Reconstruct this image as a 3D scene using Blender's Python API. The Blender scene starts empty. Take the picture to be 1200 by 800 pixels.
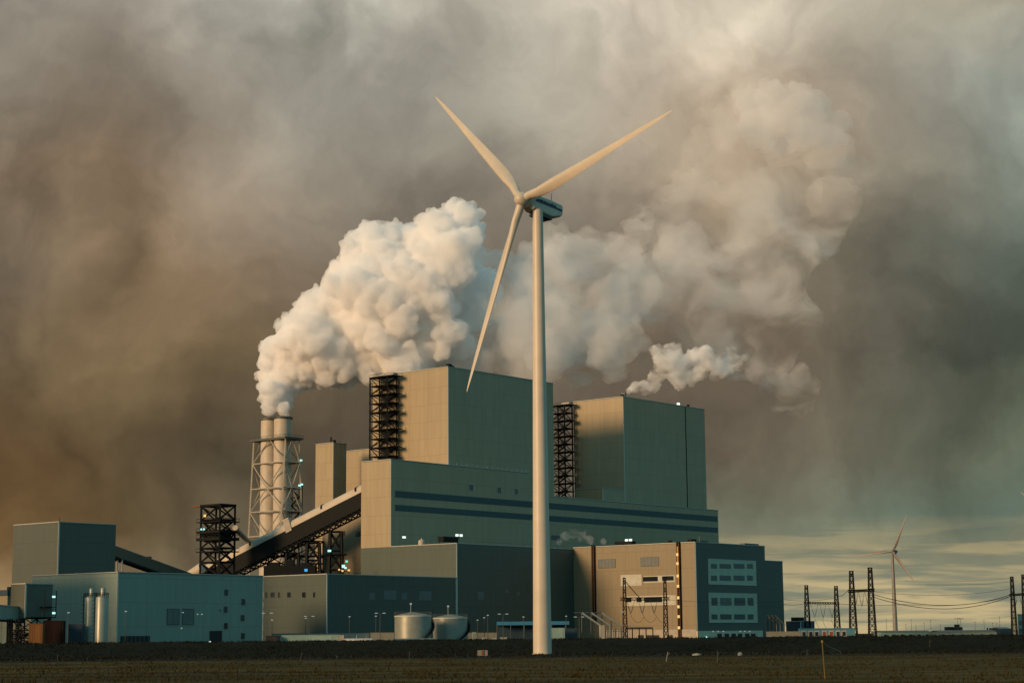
import bpy, bmesh, math, random
from mathutils import Vector, Matrix, noise
random.seed(7)
R = math.radians
SC = bpy.context.scene
COL = SC.collection

# ---------------------------------------------------------------- camera
FPX, ROLL, CAMH = 2150.0, 0.0085, 3.8          # focal length in photo pixels, small clockwise roll, eye height
PITCH = math.atan(345 / FPX)
FW = Vector((0, math.cos(PITCH), math.sin(PITCH)))
_up = Vector((0, -math.sin(PITCH), math.cos(PITCH))); _rt = Vector((1, 0, 0))
RT = _rt * math.cos(ROLL) - _up * math.sin(ROLL)
UP = _rt * math.sin(ROLL) + _up * math.cos(ROLL)
EYE = Vector((0, 0, CAMH))
cam = bpy.data.cameras.new('camera')
cam.sensor_width = 36; cam.lens = FPX / 1200 * 36; cam.clip_start = 1; cam.clip_end = 60000
camo = bpy.data.objects.new('camera', cam); COL.objects.link(camo)
M3 = Matrix((RT, UP, -FW)).transposed()
camo.matrix_world = Matrix.Translation(EYE) @ M3.to_4x4()
SC.camera = camo

def ray(px, py):
    return RT * ((px - 600) / FPX) + UP * ((400 - py) / FPX) + FW
def atY(px, py, Y):                             # survey point: sight line of the photo cut at a known distance
    d = ray(px, py); return EYE + d * (Y / d.y)
def atZ(px, py, z=0.0):
    d = ray(px, py); return EYE + d * ((z - CAMH) / d.z)
def cut(px, py, p0, n):
    d = ray(px, py); return EYE + d * ((p0 - EYE).dot(n) / d.dot(n))

# plan grid of the whole plant: U runs right and away, V left and away
ANG = math.atan2(2177, 1800)
U = Vector((math.cos(ANG), math.sin(ANG), 0)); V = Vector((-U.y, U.x, 0)); Z = Vector((0, 0, 1))

# ---------------------------------------------------------------- mesh builder
class MB:
    def __init__(s): s.v = []; s.f = []; s.mi = []
    def add(s, vs, fs, mi=0):
        o = len(s.v); s.v += [tuple(p) for p in vs]; s.f += [tuple(i + o for i in f) for f in fs]; s.mi += [mi] * len(fs); return s
    def box(s, x0, x1, y0, y1, z0, z1, mi=0):
        if x0 > x1: x0, x1 = x1, x0
        if y0 > y1: y0, y1 = y1, y0
        if z0 > z1: z0, z1 = z1, z0
        s.add([(x0,y0,z0),(x1,y0,z0),(x1,y1,z0),(x0,y1,z0),(x0,y0,z1),(x1,y0,z1),(x1,y1,z1),(x0,y1,z1)],
              [(0,3,2,1),(4,5,6,7),(0,1,5,4),(1,2,6,5),(2,3,7,6),(3,0,4,7)], mi); return s
    def tube(s, p, q, r0, r1=None, n=8, mi=0):
        p, q = Vector(p), Vector(q); r1 = r0 if r1 is None else r1
        d = (q - p).normalized(); a = d.orthogonal().normalized(); b = d.cross(a)
        vs = []
        for c, r in ((p, r0), (q, r1)):
            for k in range(n):
                t = 2 * math.pi * (k + .5) / n; vs.append(c + (a * math.cos(t) + b * math.sin(t)) * r)
        fs = [(k, (k + 1) % n, n + (k + 1) % n, n + k) for k in range(n)] + [tuple(range(n))[::-1], tuple(range(n, 2 * n))]
        s.add(vs, fs, mi); return s
    def bar(s, p, q, w, mi=0): return s.tube(p, q, w * .707, None, 4, mi)
    def path(s, pts, r, n=5):
        for a, b in zip(pts, pts[1:]): s.tube(a, b, r, r, n)
        return s
    def lathe(s, prof, n=32, c=(0, 0), mi=0):
        vs = []; fs = []
        for r, z in prof:
            for k in range(n):
                t = 2 * math.pi * k / n; vs.append((c[0] + r * math.cos(t), c[1] + r * math.sin(t), z))
        for i in range(len(prof) - 1):
            for k in range(n):
                fs.append((i*n + k, i*n + (k+1) % n, (i+1)*n + (k+1) % n, (i+1)*n + k))
        fs.append(tuple(range(n))[::-1]); fs.append(tuple(range((len(prof)-1)*n, len(prof)*n)))
        s.add(vs, fs, mi); return s
    def build(s, name, mat, parent=None, smooth=False, bevel=0):
        me = bpy.data.meshes.new(name); me.from_pydata(s.v, [], s.f)
        bm = bmesh.new(); bm.from_mesh(me); bmesh.ops.recalc_face_normals(bm, faces=bm.faces); bm.to_mesh(me); bm.free()
        for m in (mat if isinstance(mat, (list, tuple)) else [mat]): me.materials.append(m)
        if any(s.mi): me.polygons.foreach_set('material_index', s.mi)
        if smooth:
            me.polygons.foreach_set('use_smooth', [True] * len(me.polygons))
            try: me.set_sharp_from_angle(angle=R(40))
            except Exception: pass
        o = bpy.data.objects.new(name, me); COL.objects.link(o)
        if parent: o.parent = parent
        if bevel:
            b = o.modifiers.new('bevel', 'BEVEL'); b.width = bevel; b.segments = 2; b.limit_method = 'ANGLE'
        return o

def tag(o, label=None, cat=None, group=None, kind=None):
    if label: o['label'] = label
    if cat: o['category'] = cat
    if group: o['group'] = group
    if kind: o['kind'] = kind
    return o
def thing(name, label, cat, loc=(0, 0, 0), rz=0.0, group=None):
    o = bpy.data.objects.new(name, None); COL.objects.link(o); o.empty_display_size = .5
    o.location = loc; o.rotation_euler = (0, 0, rz)
    return tag(o, label, cat, group)
def copy_tree(o, parent=None):
    c = o.copy(); COL.objects.link(c); c.parent = parent
    for ch in list(o.children): copy_tree(ch, c)
    return c

# ---------------------------------------------------------------- materials
def s2l(c):
    f = lambda x: x / 12.92 if x <= .04045 else ((x + .055) / 1.055) ** 2.4
    return tuple(f(x / 255) for x in c)
def mat(name, col, rough=.6, metal=0.0, var=.12, scale=.4, spec=.4, bump=0.0):
    m = bpy.data.materials.new(name); m.use_nodes = True; nt = m.node_tree; b = nt.nodes['Principled BSDF']
    b.inputs['Roughness'].default_value = rough; b.inputs['Metallic'].default_value = metal
    b.inputs['Specular IOR Level'].default_value = spec
    tc = nt.nodes.new('ShaderNodeTexCoord'); n = nt.nodes.new('ShaderNodeTexNoise')
    n.inputs['Scale'].default_value = scale; n.inputs['Detail'].default_value = 5; n.inputs['Roughness'].default_value = .65
    nt.links.new(tc.outputs['Object'], n.inputs['Vector'])
    r = nt.nodes.new('ShaderNodeMapRange'); r.inputs['From Min'].default_value = .3; r.inputs['From Max'].default_value = .7
    r.inputs['To Min'].default_value = 1 - var; r.inputs['To Max'].default_value = 1 + var
    nt.links.new(n.outputs['Fac'], r.inputs['Value'])
    mx = nt.nodes.new('ShaderNodeVectorMath'); mx.operation = 'SCALE'; mx.inputs[0].default_value = col
    nt.links.new(r.outputs['Result'], mx.inputs['Scale']); nt.links.new(mx.outputs['Vector'], b.inputs['Base Color'])
    if bump:
        bp = nt.nodes.new('ShaderNodeBump'); bp.inputs['Strength'].default_value = bump
        nt.links.new(n.outputs['Fac'], bp.inputs['Height']); nt.links.new(bp.outputs['Normal'], b.inputs['Normal'])
    return m
def cladding(name, col, panel=(1.15, 7.5), var=.035, rough=.45, seam=.84, streak=.15):
    """profiled sheet cladding: every sheet a slightly different tone, dark joints, rain streaks"""
    m = bpy.data.materials.new(name); m.use_nodes = True; nt = m.node_tree; N = nt.nodes.new; L = nt.links.new
    b = nt.nodes['Principled BSDF']; b.inputs['Roughness'].default_value = rough; b.inputs['Specular IOR Level'].default_value = .35
    tc = N('ShaderNodeTexCoord'); sp = N('ShaderNodeSeparateXYZ'); L(tc.outputs['Object'], sp.inputs[0])
    def mth(op, a, b_=None, c=None):
        n = N('ShaderNodeMath'); n.operation = op
        for i, x in enumerate((a, b_, c)):
            if x is None: continue
            if isinstance(x, (int, float)): n.inputs[i].default_value = x
            else: L(x, n.inputs[i])
        return n.outputs[0]
    s = mth('ADD', sp.outputs['X'], sp.outputs['Y'])
    su = mth('DIVIDE', s, panel[0]); sz = mth('DIVIDE', sp.outputs['Z'], panel[1])
    cb = N('ShaderNodeCombineXYZ'); L(mth('FLOOR', su), cb.inputs[0]); L(mth('FLOOR', sz), cb.inputs[1])
    wn = N('ShaderNodeTexWhiteNoise'); wn.noise_dimensions = '3D'; L(cb.outputs[0], wn.inputs['Vector'])
    pv = mth('MULTIPLY_ADD', wn.outputs['Value'], 2 * var, 1 - var)
    # horizontal joints between rows of sheets and wide vertical joints every 12 sheets
    jz = mth('LESS_THAN', mth('FRACT', sz), .035)
    ju = mth('LESS_THAN', mth('FRACT', mth('DIVIDE', su, 10.0)), .022)
    j = mth('MAXIMUM', jz, ju); jm = mth('MULTIPLY_ADD', j, seam - 1, 1.0)
    # rain streaks: noise stretched down the wall
    st = N('ShaderNodeCombineXYZ'); L(mth('MULTIPLY', s, .55), st.inputs[0]); L(mth('MULTIPLY', sp.outputs['Z'], .035), st.inputs[1])
    nz = N('ShaderNodeTexNoise'); nz.inputs['Scale'].default_value = 1.0; nz.inputs['Detail'].default_value = 4; L(st.outputs[0], nz.inputs['Vector'])
    n2 = N('ShaderNodeTexNoise'); n2.inputs['Scale'].default_value = .045; n2.inputs['Detail'].default_value = 3; L(tc.outputs['Object'], n2.inputs['Vector'])
    sk = mth('ADD', mth('MULTIPLY_ADD', nz.outputs['Fac'], 2 * streak, 1 - streak), mth('MULTIPLY_ADD', n2.outputs['Fac'], .16, -.08))
    f = mth('MULTIPLY', mth('MULTIPLY', pv, jm), sk)
    vm = N('ShaderNodeVectorMath'); vm.operation = 'SCALE'; vm.inputs[0].default_value = col; L(f, vm.inputs['Scale'])
    L(vm.outputs['Vector'], b.inputs['Base Color'])
    # ribs of the profile as bump
    wv = mth('SINE', mth('MULTIPLY', su, 2 * math.pi * 3)); bp = N('ShaderNodeBump'); bp.inputs['Strength'].default_value = .15; bp.inputs['Distance'].default_value = .05
    L(wv, bp.inputs['Height']); L(bp.outputs['Normal'], b.inputs['Normal'])
    return m
def lamp_mat(name, col, strength):
    m = bpy.data.materials.new(name); m.use_nodes = True; nt = m.node_tree; nt.nodes.clear()
    o = nt.nodes.new('ShaderNodeOutputMaterial'); e = nt.nodes.new('ShaderNodeEmission')
    e.inputs['Color'].default_value = (*col, 1); e.inputs['Strength'].default_value = strength
    nt.links.new(e.outputs[0], o.inputs['Surface'])
    try: m.cycles.emission_sampling = 'NONE'
    except Exception: pass
    return m

GREY = cladding('beige grey cladding', (.335, .272, .168))
DARK = cladding('dark blue green cladding', (.068, .090, .074), var=.035, streak=.10)
TEAL = cladding('teal grey cladding', (.225, .29, .245), var=.035, streak=.08)
COAL = cladding('olive teal cladding', (.085, .098, .078), var=.035, streak=.10)
BANDM = mat('louvre band dark', (.035, .07, .075), .5)
GLASS = mat('dark window glass', (.012, .016, .018), .15, spec=.6)
COPING = mat('pale metal coping', (.46, .46, .40), .45)
PALE = mat('pale panel', (.37, .45, .34), .5)
PLINTH = mat('pale plinth concrete', (.58, .53, .40), .8, bump=.1)
BEIGEP = mat('beige ribbed panel', (.42, .42, .34), .5)
LOUV = mat('grey louvre', (.13, .15, .14), .6)
STEEL = mat('dark painted steel', (.010, .0115, .0115), .7, spec=.12)
BLIND = mat('window with blind', (.10, .115, .11), .3)
GALV = mat('galvanised steel', (.36, .36, .32), .45, metal=.25)
FRAMEP = mat('pale painted frame steel', (.42, .38, .30), .5)
GALVD = mat('weathered galvanised steel', (.075, .088, .082), .55, metal=.2)
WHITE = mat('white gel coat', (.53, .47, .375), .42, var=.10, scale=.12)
HAZEWHITE = mat('haze-dimmed gel coat', (.19, .175, .155), .4, var=.06, scale=.12)  # far turbines: distance haze and cloud shade put into a darker colour
FLUE = mat('pale flue lining', (.46, .405, .32), .55, var=.14, scale=.15)
RUST = mat('rusty orange steel', (.17, .078, .026), .7, spec=.15)
MAROON = mat('dark maroon paint', (.016, .007, .006), .7, spec=.1)
NAVY = mat('navy container paint', (.02, .045, .065), .5)
BLUE = mat('bright blue sheet', (.03, .17, .30), .45)
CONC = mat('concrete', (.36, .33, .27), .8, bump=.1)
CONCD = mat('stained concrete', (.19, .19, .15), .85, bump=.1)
TANK = mat('tank steel', (.27, .285, .24), .4, metal=.3)
GREENB = mat('pale green sheet', (.22, .33, .29), .5)
BLACK = mat('black rubber', (.015, .015, .016), .7)
LWHITE = lamp_mat('lit lamp white', (.85, 1, .92), 1.3)
LCYAN = lamp_mat('lit lamp cyan', (.45, 1, .9), 1.3)
LWARM = lamp_mat('lit lamp warm', (1, .62, .20), 1.1)
LGREEN = lamp_mat('lit lamp green', (.2, 1, .6), 1.0)
LSUNGLOW = lamp_mat('amber sun glow', (1, .45, .10), .55)
LDIM = lamp_mat('dim lit lamp', (.8, .9, .78), .35)

# ---------------------------------------------------------------- buildings
class B:
    """a clad building: near corner by sight line + distance; root sits on the ground at that corner"""
    def __init__(s, name, label, cat, corner, Y, lpx, rpx, m, base=0.0, o=None, h=None, u=None, v=None, coping=True, walls=True, group=None, trim=True):
        P = atY(*corner, Y) if o is None else o
        s.o = Vector((P.x, P.y, 0)); s.h = P.z if h is None else h
        s.U = (cut(*rpx, s.o, V) - s.o).dot(U) if u is None else u
        s.V = (cut(*lpx, s.o, U) - s.o).dot(V) if v is None else v
        s.root = thing(name, label, cat, s.o, ANG, group); s.m = m
        if walls: s.wall_box(0, s.U, 0, s.V, base, s.h)
        if coping: s.coping(-.12, s.U + .12, -.12, s.V + .12, s.h)
        if trim: MB().box(-.14, .42, -.14, -.004, base + .02, s.h - .01).build('corner_trim', COPING, s.root)
    def wall_box(s, x0, x1, y0, y1, z0, z1, m=None, name='wall'):
        return MB().box(x0, x1, y0, y1, z0, z1).build(name, m or s.m, s.root)
    def coping(s, x0, x1, y0, y1, z, t=.42):
        mb = MB(); mb.box(x0, x1, y0, y1, z + .003, z + .22, 1)
        w = .3
        mb.box(x0, x1, y0, y0 + w, z + .223, z + t); mb.box(x0, x1, y1 - w, y1, z + .223, z + t)
        mb.box(x0, x0 + w, y0 + w + .002, y1 - w - .002, z + .223, z + t); mb.box(x1 - w, x1, y0 + w + .002, y1 - w - .002, z + .223, z + t)
        return mb.build('roof', [COPING, LOUV], s.root)
    def loc(s, px, py, face, off=0.0):
        if face == 'R': p = cut(px, py, s.o - V * off, V)
        else: p = cut(px, py, s.o - U * off, U)
        d = p - s.o; return (d.dot(U) if face == 'R' else d.dot(V)), p.z
    def rect(s, face, x0, y0, x1, y1):
        xm, ym = (x0 + x1) / 2, (y0 + y1) / 2
        a0, a1 = s.loc(x0, ym, face)[0], s.loc(x1, ym, face)[0]
        z0, z1 = s.loc(xm, y1, face)[1], s.loc(xm, y0, face)[1]
        return min(a0, a1), max(a0, a1), z0, z1
    def fbox(s, mb, face, a0, a1, z0, z1, d, inn=.05):
        if face == 'R': mb.box(a0, a1, -d, inn, z0, z1)
        else: mb.box(-d, inn, a0, a1, z0, z1)
        return mb
    def feat(s, face, px, name, m, d=.08, parent=None, frame=None):
        r = s.rect(face, *px)
        o = s.fbox(MB(), face, *r, d).build(name, m, parent or s.root)
        if frame:
            a0, a1, z0, z1 = r; f = MB(); w = .13
            s.fbox(f, face, a0 - w, a1 + w, z1 + .002, z1 + w, d + .06); s.fbox(f, face, a0 - w, a1 + w, z0 - w, z0 - .002, d + .09)
            s.fbox(f, face, a0 - w, a0 - .002, z0, z1, d + .06); s.fbox(f, face, a1 + .002, a1 + w, z0, z1, d + .06)
            if a1 - a0 > 2.2:
                k = max(1, int((a1 - a0) / 1.6))
                for i in range(1, k): 
                    c = a0 + (a1 - a0) * i / k; s.fbox(f, face, c - .04, c + .04, z0 + .003, z1 - .003, d + .04)
            f.build('frame', frame, o)
        return o
    def lamp(s, face, px, py, m=None, size=.5, d=.3):
        a, z = s.loc(px, py, face); h = size / 2
        e = -d + min(.45, d - .02)
        if face == 'R': mb = MB().box(a - h, a + h, -d, e, z - h * .7, z + h * .7)
        else: mb = MB().box(-d, e, a - h, a + h, z - h * .7, z + h * .7)
        return mb.build('wall_lamp', m or LDIM, s.root)
    def world(s, x, y, z): return s.o + U * x + V * y + Z * z

def lattice(mb_legs, c, hx0, hy0, hx1, hy1, h, n, wl, wb, parts, z0=0.0, mode='X'):
    """four-legged lattice; parts = (leg builders list, brace builder)"""
    def cr(t): 
        x, y = hx0 + (hx1 - hx0) * t, hy0 + (hy1 - hy0) * t
        return [Vector((c[0] + sx * x, c[1] + sy * y, z0 + h * t)) for sx, sy in ((-1,-1),(1,-1),(1,1),(-1,1))]
    for i in range(4): mb_legs.append(MB().bar(cr(0)[i], cr(1)[i], wl))
    for k in range(n):
        a, b = cr(k / n), cr((k + 1) / n)
        for i in range(4):
            j = (i + 1) % 4
            parts.bar(b[i], b[j], wb)
            if mode == 'X': parts.bar(a[i], b[j], wb); parts.bar(a[j], b[i], wb)
            elif mode == 'K':
                m_ = (b[i] + b[j]) / 2; parts.bar(a[i], m_, wb); parts.bar(a[j], m_, wb)
            else:
                if (k + i) % 2: parts.bar(a[i], b[j], wb)
                else: parts.bar(a[j], b[i], wb)
# ================================================================ boiler houses
BA = B('boiler_house', 'tallest grey boiler house, its orange-lit end wall beside the wind turbine', 'building', (525, 430), 800, (437, 441), (648, 450), GREY)
BB = B('boiler_house', 'second tall grey boiler house, right of the turbine column, steam puffing from its roof', 'building', (730, 465), 900, (672, 472.5), (825.5, 482), GREY)
def groove(b, px, py):
    a, _ = b.loc(px, py, 'R')
    MB().box(a - .35, a + .35, -.06, .05, .1, b.h - .02).build('wall_joint', STEEL, b.root)
groove(BA, 639, 500); groove(BB, 804.5, 540)
def roof_kit(b, spots):
    for (x, y, w, d, h, m, nm) in spots:
        MB().box(x, x + w, y, y + d, b.h + .43, b.h + .43 + h).build(nm, m, b.root)
roof_kit(BA, [(1.2, .8, 2.4, 1.6, 1.3, STEEL, 'roof_vent'), (4.2, 1.0, 1.2, 1.2, .8, STEEL, 'roof_vent')])
MB().box(66.5, 68.0, .4, 1.4, BA.h + .43, BA.h + 1.5).build('roof_lamp', LWHITE, BA.root)
MB().box(68.2, 69.6, .4, 1.4, BA.h + .43, BA.h + 1.9).build('roof_vent', STEEL, BA.root)
ax = BB.loc(797, 475, 'R')[0]
MB().box(ax - 1, ax + .4, .4, 1.4, BB.h + .43, BB.h + 1.7).build('roof_lamp', LWHITE, BB.root)
MB().box(ax + 8, ax + 9.2, .4, 1.4, BB.h + .43, BB.h + 1.6).build('roof_vent', STEEL, BB.root)
MB().box(.6, 2.0, .8, 2.0, BB.h + .43, BB.h + 1.5).build('roof_vent', STEEL, BB.root)
MB().box(3.2, 3.6, .8, 1.2, BB.h + .43, BB.h + 2.3).build('roof_vent', STEEL, BB.root)

def stair_tower(b, pxr, pxl, pytop, label):
    D = 6.2
    a0, zt = b.loc(pxr, pytop, 'L', 4); a1 = b.loc(pxl, pytop, 'L', 4)[0]
    w = a1 - a0; h = zt
    dens = max(1, 1)
    t = thing('stair_tower', label, 'stair tower', b.o + V * a0 - U * (D + 1.0), ANG)
    legs = []; br = MB(); n = 30
    lattice(legs, (D / 2, w / 2 + .12 * w), D / 2, w * .36, D / 2, w * .36, h, n, .7, .34, br, mode='Z')
    for l in legs: l.build('leg', STEEL, t)
    br.build('brace', STEEL, t)
    for k in range(1, n + 1):
        z = h * k / n; y0 = 0.0 if k % 2 == 0 or k == n else .12 * w
        mb = MB().box(-.4, D - .2, y0, w, z - .16, z + .16)
        for (p, q) in (((-.4, y0), (-.4, w)), ((-.4, y0), (D - .3, y0))):
            mb.bar((*p, z + 1.1), (*q, z + 1.1), .12)
            for s in range(4):
                x = p[0] + (q[0] - p[0]) * s / 3; y = p[1] + (q[1] - p[1]) * s / 3; mb.bar((x, y, z + .1), (x, y, z + 1.1), .1)
        mb.build('landing', STEEL, t)
    for k in range(16, n):
        z = h * k / n; dz = h / n; a, e = (.25, .75) if k % 2 else (.75, .25)
        MB().bar((1.6, w * a, z), (1.6, w * e, z + dz), .6).bar((1.6, w * a, z + 1), (1.6, w * e, z + dz + 1), .12).build('stair_flight', STEEL, t)
    MB().box(1.5, 4.5, w * .1, w * .5, h + .3, h + 1.3).build('cable_box', GALV, t)
    return t
stair_tower(BA, 467, 439, 440, 'black steel stair tower against the end wall of the tallest boiler house')
stair_tower(BB, 672, 649, 474, 'black steel stair tower beside the turbine column, against the second boiler house')

AN = B('roof_annex', 'small grey block at the foot of the second boiler house, above the banded hall', 'building annex', (706, 572), 872, (674, 575), (732, 575.5), GREY)

# ================================================================ turbine hall with dark bands
C = B('turbine_hall', 'long grey turbine hall with two dark bands along its front', 'building', (458, 538.5), 745, (423.5, 542), (841.5, 603), GREY, walls=False, coping=False, trim=False)
U1 = C.loc(619.5, 556, 'R')[0]; hlow = C.loc(760, 591.5, 'R')[1]
FH = C.loc(455, 640.5, 'L')[1]                                   # top of the darker lower cladding
C.wall_box(0, U1, 0, C.V, FH, C.h)
C.wall_box(U1 + .003, C.U, 0, C.V, FH, hlow)
C.wall_box(0, C.U, .003, C.V, 0, FH - .003, DARK, 'lower_wall')
C.coping(-.12, U1 + .05, -.12, C.V + .1, C.h); C.coping(U1 + .06, C.U + .12, -.12, C.V + .1, hlow)
MB().box(-.14, .42, -.14, -.004, FH, C.h - .01).build('corner_trim', COPING, C.root)
a464 = C.loc(463, 578, 'R')[0]
for y0, y1 in ((574.6, 582.4), (591.0, 598.2)):
    z1, z0 = C.loc(464, y0, 'R')[1], C.loc(464, y1, 'R')[1]
    mb = MB().box(a464, C.U - .8, -.1, .05, z0, z1)
    for k in range(1, 4):
        zz = z0 + (z1 - z0) * k / 4; mb.box(a464 + .1, C.U - .9, -.16, -.101, zz - .05, zz + .05)
    mb.build('window_band', BANDM, C.root)
for px in ((549.5, 567.5, 554.5, 574.5), (582.5, 570.5, 587, 577.5), (603.2, 572.5, 606.8, 579)):
    C.feat('R', px, 'window', GLASS, .08, frame=COPING)
C.feat('R', (646, 627, 656, 632.5), 'window', GLASS, .08)
# roof rails and light plant on the step of the hall
mb = MB(); x0, x1 = C.loc(536, 547, 'R')[0], U1 - 1
for k in range(15):
    x = x0 + (x1 - x0) * k / 14; mb.bar((x, .5, C.h + .4), (x, .5, C.h + 1.4), .08)
mb.bar((x0, .5, C.h + 1.4), (x1, .5, C.h + 1.4), .08); mb.build('guard_rail', GALV, C.root)

# ================================================================ front buildings
Fo = cut(535, 637, C.o, U)
F = B('workshop_block', 'dark blue-green block behind the two storage tanks, in front of the banded hall', 'building', None, 0, None, (672, 645), DARK, o=Vector((Fo.x, Fo.y, 0)), h=Fo.z,
      v=(C.o - Vector((Fo.x, Fo.y, 0))).dot(V) - .01)
UG = F.U
for px in ((436, 0),): pass
Go_ = cut(814.5, 635.5, F.o + U * UG, U)
# the dark block runs on behind the office block
F.wall_box(UG + .004, UG + 62, 1.2, F.V, 0, F.h - .8)
F.feat('R', (560, 693, 567, 702), 'louvre', LOUV, .06); F.feat('R', (592, 690, 596, 694), 'louvre', LOUV, .06); F.feat('R', (606, 693, 609, 697), 'louvre', LOUV, .06)
# air handling deck with lights on that roof
t = thing('roof_machine', 'black ventilation unit with two lit lamps on the dark block roof', 'roof machine', F.world(8, 14, F.h + .22), ANG)
MB().box(0, 9, 0, 3, 1.6, 3.6).build('housing', STEEL, t)
mb = MB()
for x in (.5, 4.5, 8.5): mb.bar((x, .4, 0), (x, .4, 1.6), .22); mb.bar((x, 2.6, 0), (x, 2.6, 1.6), .22)
mb.bar((9, 1.5, 1.6), (12, 1.5, 4.4), .3); mb.build('support_frame', STEEL, t)
for x in (7.5, 10): MB().box(x, x + 1.1, -.5, .2, 3.9, 4.8).build('lamp', LWHITE, t)
t = thing('roof_lamp_mast', 'short mast with one lit lamp on the roof, left of the black ventilation unit', 'lamp', F.world(-.0 + 1, 29, F.h + .22), ANG)
MB().bar((0, 0, 0), (0, 0, 3.2), .22).build('mast', GALVD, t); MB().box(-.7, .7, -.3, .3, 3.2, 4.0).build('lamp_head', LWHITE, t)
t = thing('roof_tank', 'small pale drum on the roof, between lamp mast and black ventilation unit', 'tank', F.world(1.6, 20, F.h + .22), ANG)
MB().lathe([(1.3, 0), (1.35, .15), (1.35, 1.8), (.9, 2.2), (.2, 2.3)], 18).build('drum', FLUE, t, True); MB().lathe([(.3, 2.25), (.3, 2.8)], 10).build('cap', GALV, t)
mb = MB()
for k in range(24): x = F.loc(560 + k * 4.5, 640, 'R')[0]; mb.bar((x, .5, F.h + .4), (x, .5, F.h + 1.35), .07)
mb.bar((F.loc(560, 640, 'R')[0], .5, F.h + 1.35), (F.loc(663, 640, 'R')[0], .5, F.h + 1.35), .07); mb.build('guard_rail', GALVD, F.root)

G = B('office_block', 'front block with two pale window panels and an amber sunlit ladder shaft', 'building', None, 0, None, (896, 640), DARK, o=Vector((Go_.x, Go_.y, 0)), h=Go_.z,
      v=(F.o + U * UG - Go_).dot(V) - .02, walls=False)
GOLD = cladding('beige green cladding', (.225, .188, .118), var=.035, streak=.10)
# its long side wall is the paler beige cladding, its front the dark blue-green one
mb = MB(); mb.box(0, .25, .3, G.V, 0, G.h); mb.build('side_wall', GOLD, G.root)
G.wall_box(.004, G.U, 0, .296, 0, G.h, DARK, 'front_wall'); G.wall_box(.256, G.U, .3, G.V, 0, G.h - .01, DARK, 'inner_wall')
def wpanel(px, rows, cols):
    p = G.feat('R', px, 'window_panel', PALE, .12)
    for y0, y1 in rows:
        for x0, x1 in cols:
            r = G.rect('R', x0, y0, x1, y1)
            G.fbox(MB(), 'R', *r, .17).build('window', BLIND if int(x0 + y0) % 7 == 3 else GLASS, p)
    a0, a1, z0, z1 = G.rect('R', *px); w = .35
    f = MB()
    G.fbox(f, 'R', a0 - w, a1 + w, z1 + .002, z1 + w, .2); G.fbox(f, 'R', a0 - w, a1 + w, z0 - w, z0 - .002, .2)
    G.fbox(f, 'R', a0 - w, a0 - .002, z0, z1, .2); G.fbox(f, 'R', a1 + .002, a1 + w, z0, z1, .2)
    f.build('surround', COPING, p)
cols = ((832.8, 839.8), (843, 856.2), (859.4, 872.2), (875.2, 882))
wpanel((830.3, 656.5, 885.2, 684), ((660.3, 665.8), (674, 680)), cols)
wpanel((831, 695.5, 886.5, 728), ((700, 709), (719.3, 725.3)), [(a + .7, b + .7) for a, b in cols])
G.feat('L', (701.5, 655.2, 721.3, 664.8), 'louvre', LOUV, .1, frame=GALVD); G.feat('L', (751.2, 652.6, 772, 662.8), 'louvre', LOUV, .1, frame=GALVD)
G.feat('L', (727.5, 673, 752, 686), 'ribbed_panel', BEIGEP, .1)
G.feat('L', (754, 674, 791, 682), 'ribbed_panel', BEIGEP, .05)
for px in ((753.5, 675.3, 771, 680.8), (776, 674.6, 789.5, 679.8), (733.5, 699.5, 740, 705), (746, 699.5, 752, 705), (755, 699, 776, 705.3)):
    G.feat('L', px, 'window', GLASS, .13)
G.feat('L', (733, 697.6, 792, 709), 'ribbed_panel', BEIGEP, .05)
def shaft(pxx, y0, y1, lit):
    a, z1 = G.loc(pxx, y0, 'L'); z0 = G.loc(pxx, y1, 'L')[1]
    s = MB().box(-.9, -.02, a - .8, a + .8, z0, z1 + 1.2).build('ladder_shaft', STEEL, G.root)
    mb = MB()
    for q in (-.55, .55): mb.bar((-1.0, a + q, z0), (-1.0, a + q, z1 + 1), .16)
    k = int((z1 - z0) / .9)
    for i in range(k): mb.bar((-1.0, a - .5, z0 + .4 + i * .9), (-1.0, a + .5, z0 + .4 + i * .9), .1)
    mb.build('ladder', RUST, s)
    for i, yy in enumerate(lit):
        zz = G.loc(pxx, yy, 'L')[1]; MB().box(-1.5, -1.12, a - .4, a + .4, zz - .55, zz + .55).build('shaft_lamp', LWARM, s)
    return s, a, z0, z1
s1 = shaft(795.5, 638, 748, (649.5, 660, 674.5, 686.5, 700, 710.5, 722, 735))
a, z1, z0 = s1[1], G.loc(795.5, 640, 'L')[1], G.loc(795.5, 688, 'L')[1]
MB().box(-1.11, -1.06, a - .28, a + .28, z0, z1).build('sun_glow_strip', LSUNGLOW, s1[0])  # no lamp: emission imitates low sun caught on the upper shaft
shaft(696, 642, 728, ())
# pale base course under both faces
zb = G.loc(850, 738.6, 'R')[1]
MB().box(-.5, G.U * .92, -.5, -.01, .02, zb).build('base_course', PLINTH, G.root)
MB().box(-.5, -.01, .0, G.V * .72, .02, zb + .6).build('base_course', CONC, G.root)
for k, x in enumerate((842, 850.5, 858.5, 866, 874.5, 881.5)):
    r = G.rect('R', x - 2.6, 741.8, x + 2.6, 747.5); G.fbox(MB(), 'R', *r, .58, -.52).build('vehicle_door', BLACK, G.root)
for k, x in enumerate((752, 762, 770, 786)):
    r = G.rect('L', x - 3.4, 743.6, x + 3.4, 749.5); G.fbox(MB(), 'L', *r, .58, -.52).build('vehicle_door', BLACK, G.root)
for x in (834, 840, 846, 866, 871, 877): G.lamp('R', x, 739.3, LDIM, .5, .9)
G.lamp('R', 826, 746.3, LCYAN, .9, .9)
for x in (803, 808): G.lamp('L', x, 739.2, LDIM, .5, .9)
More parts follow.
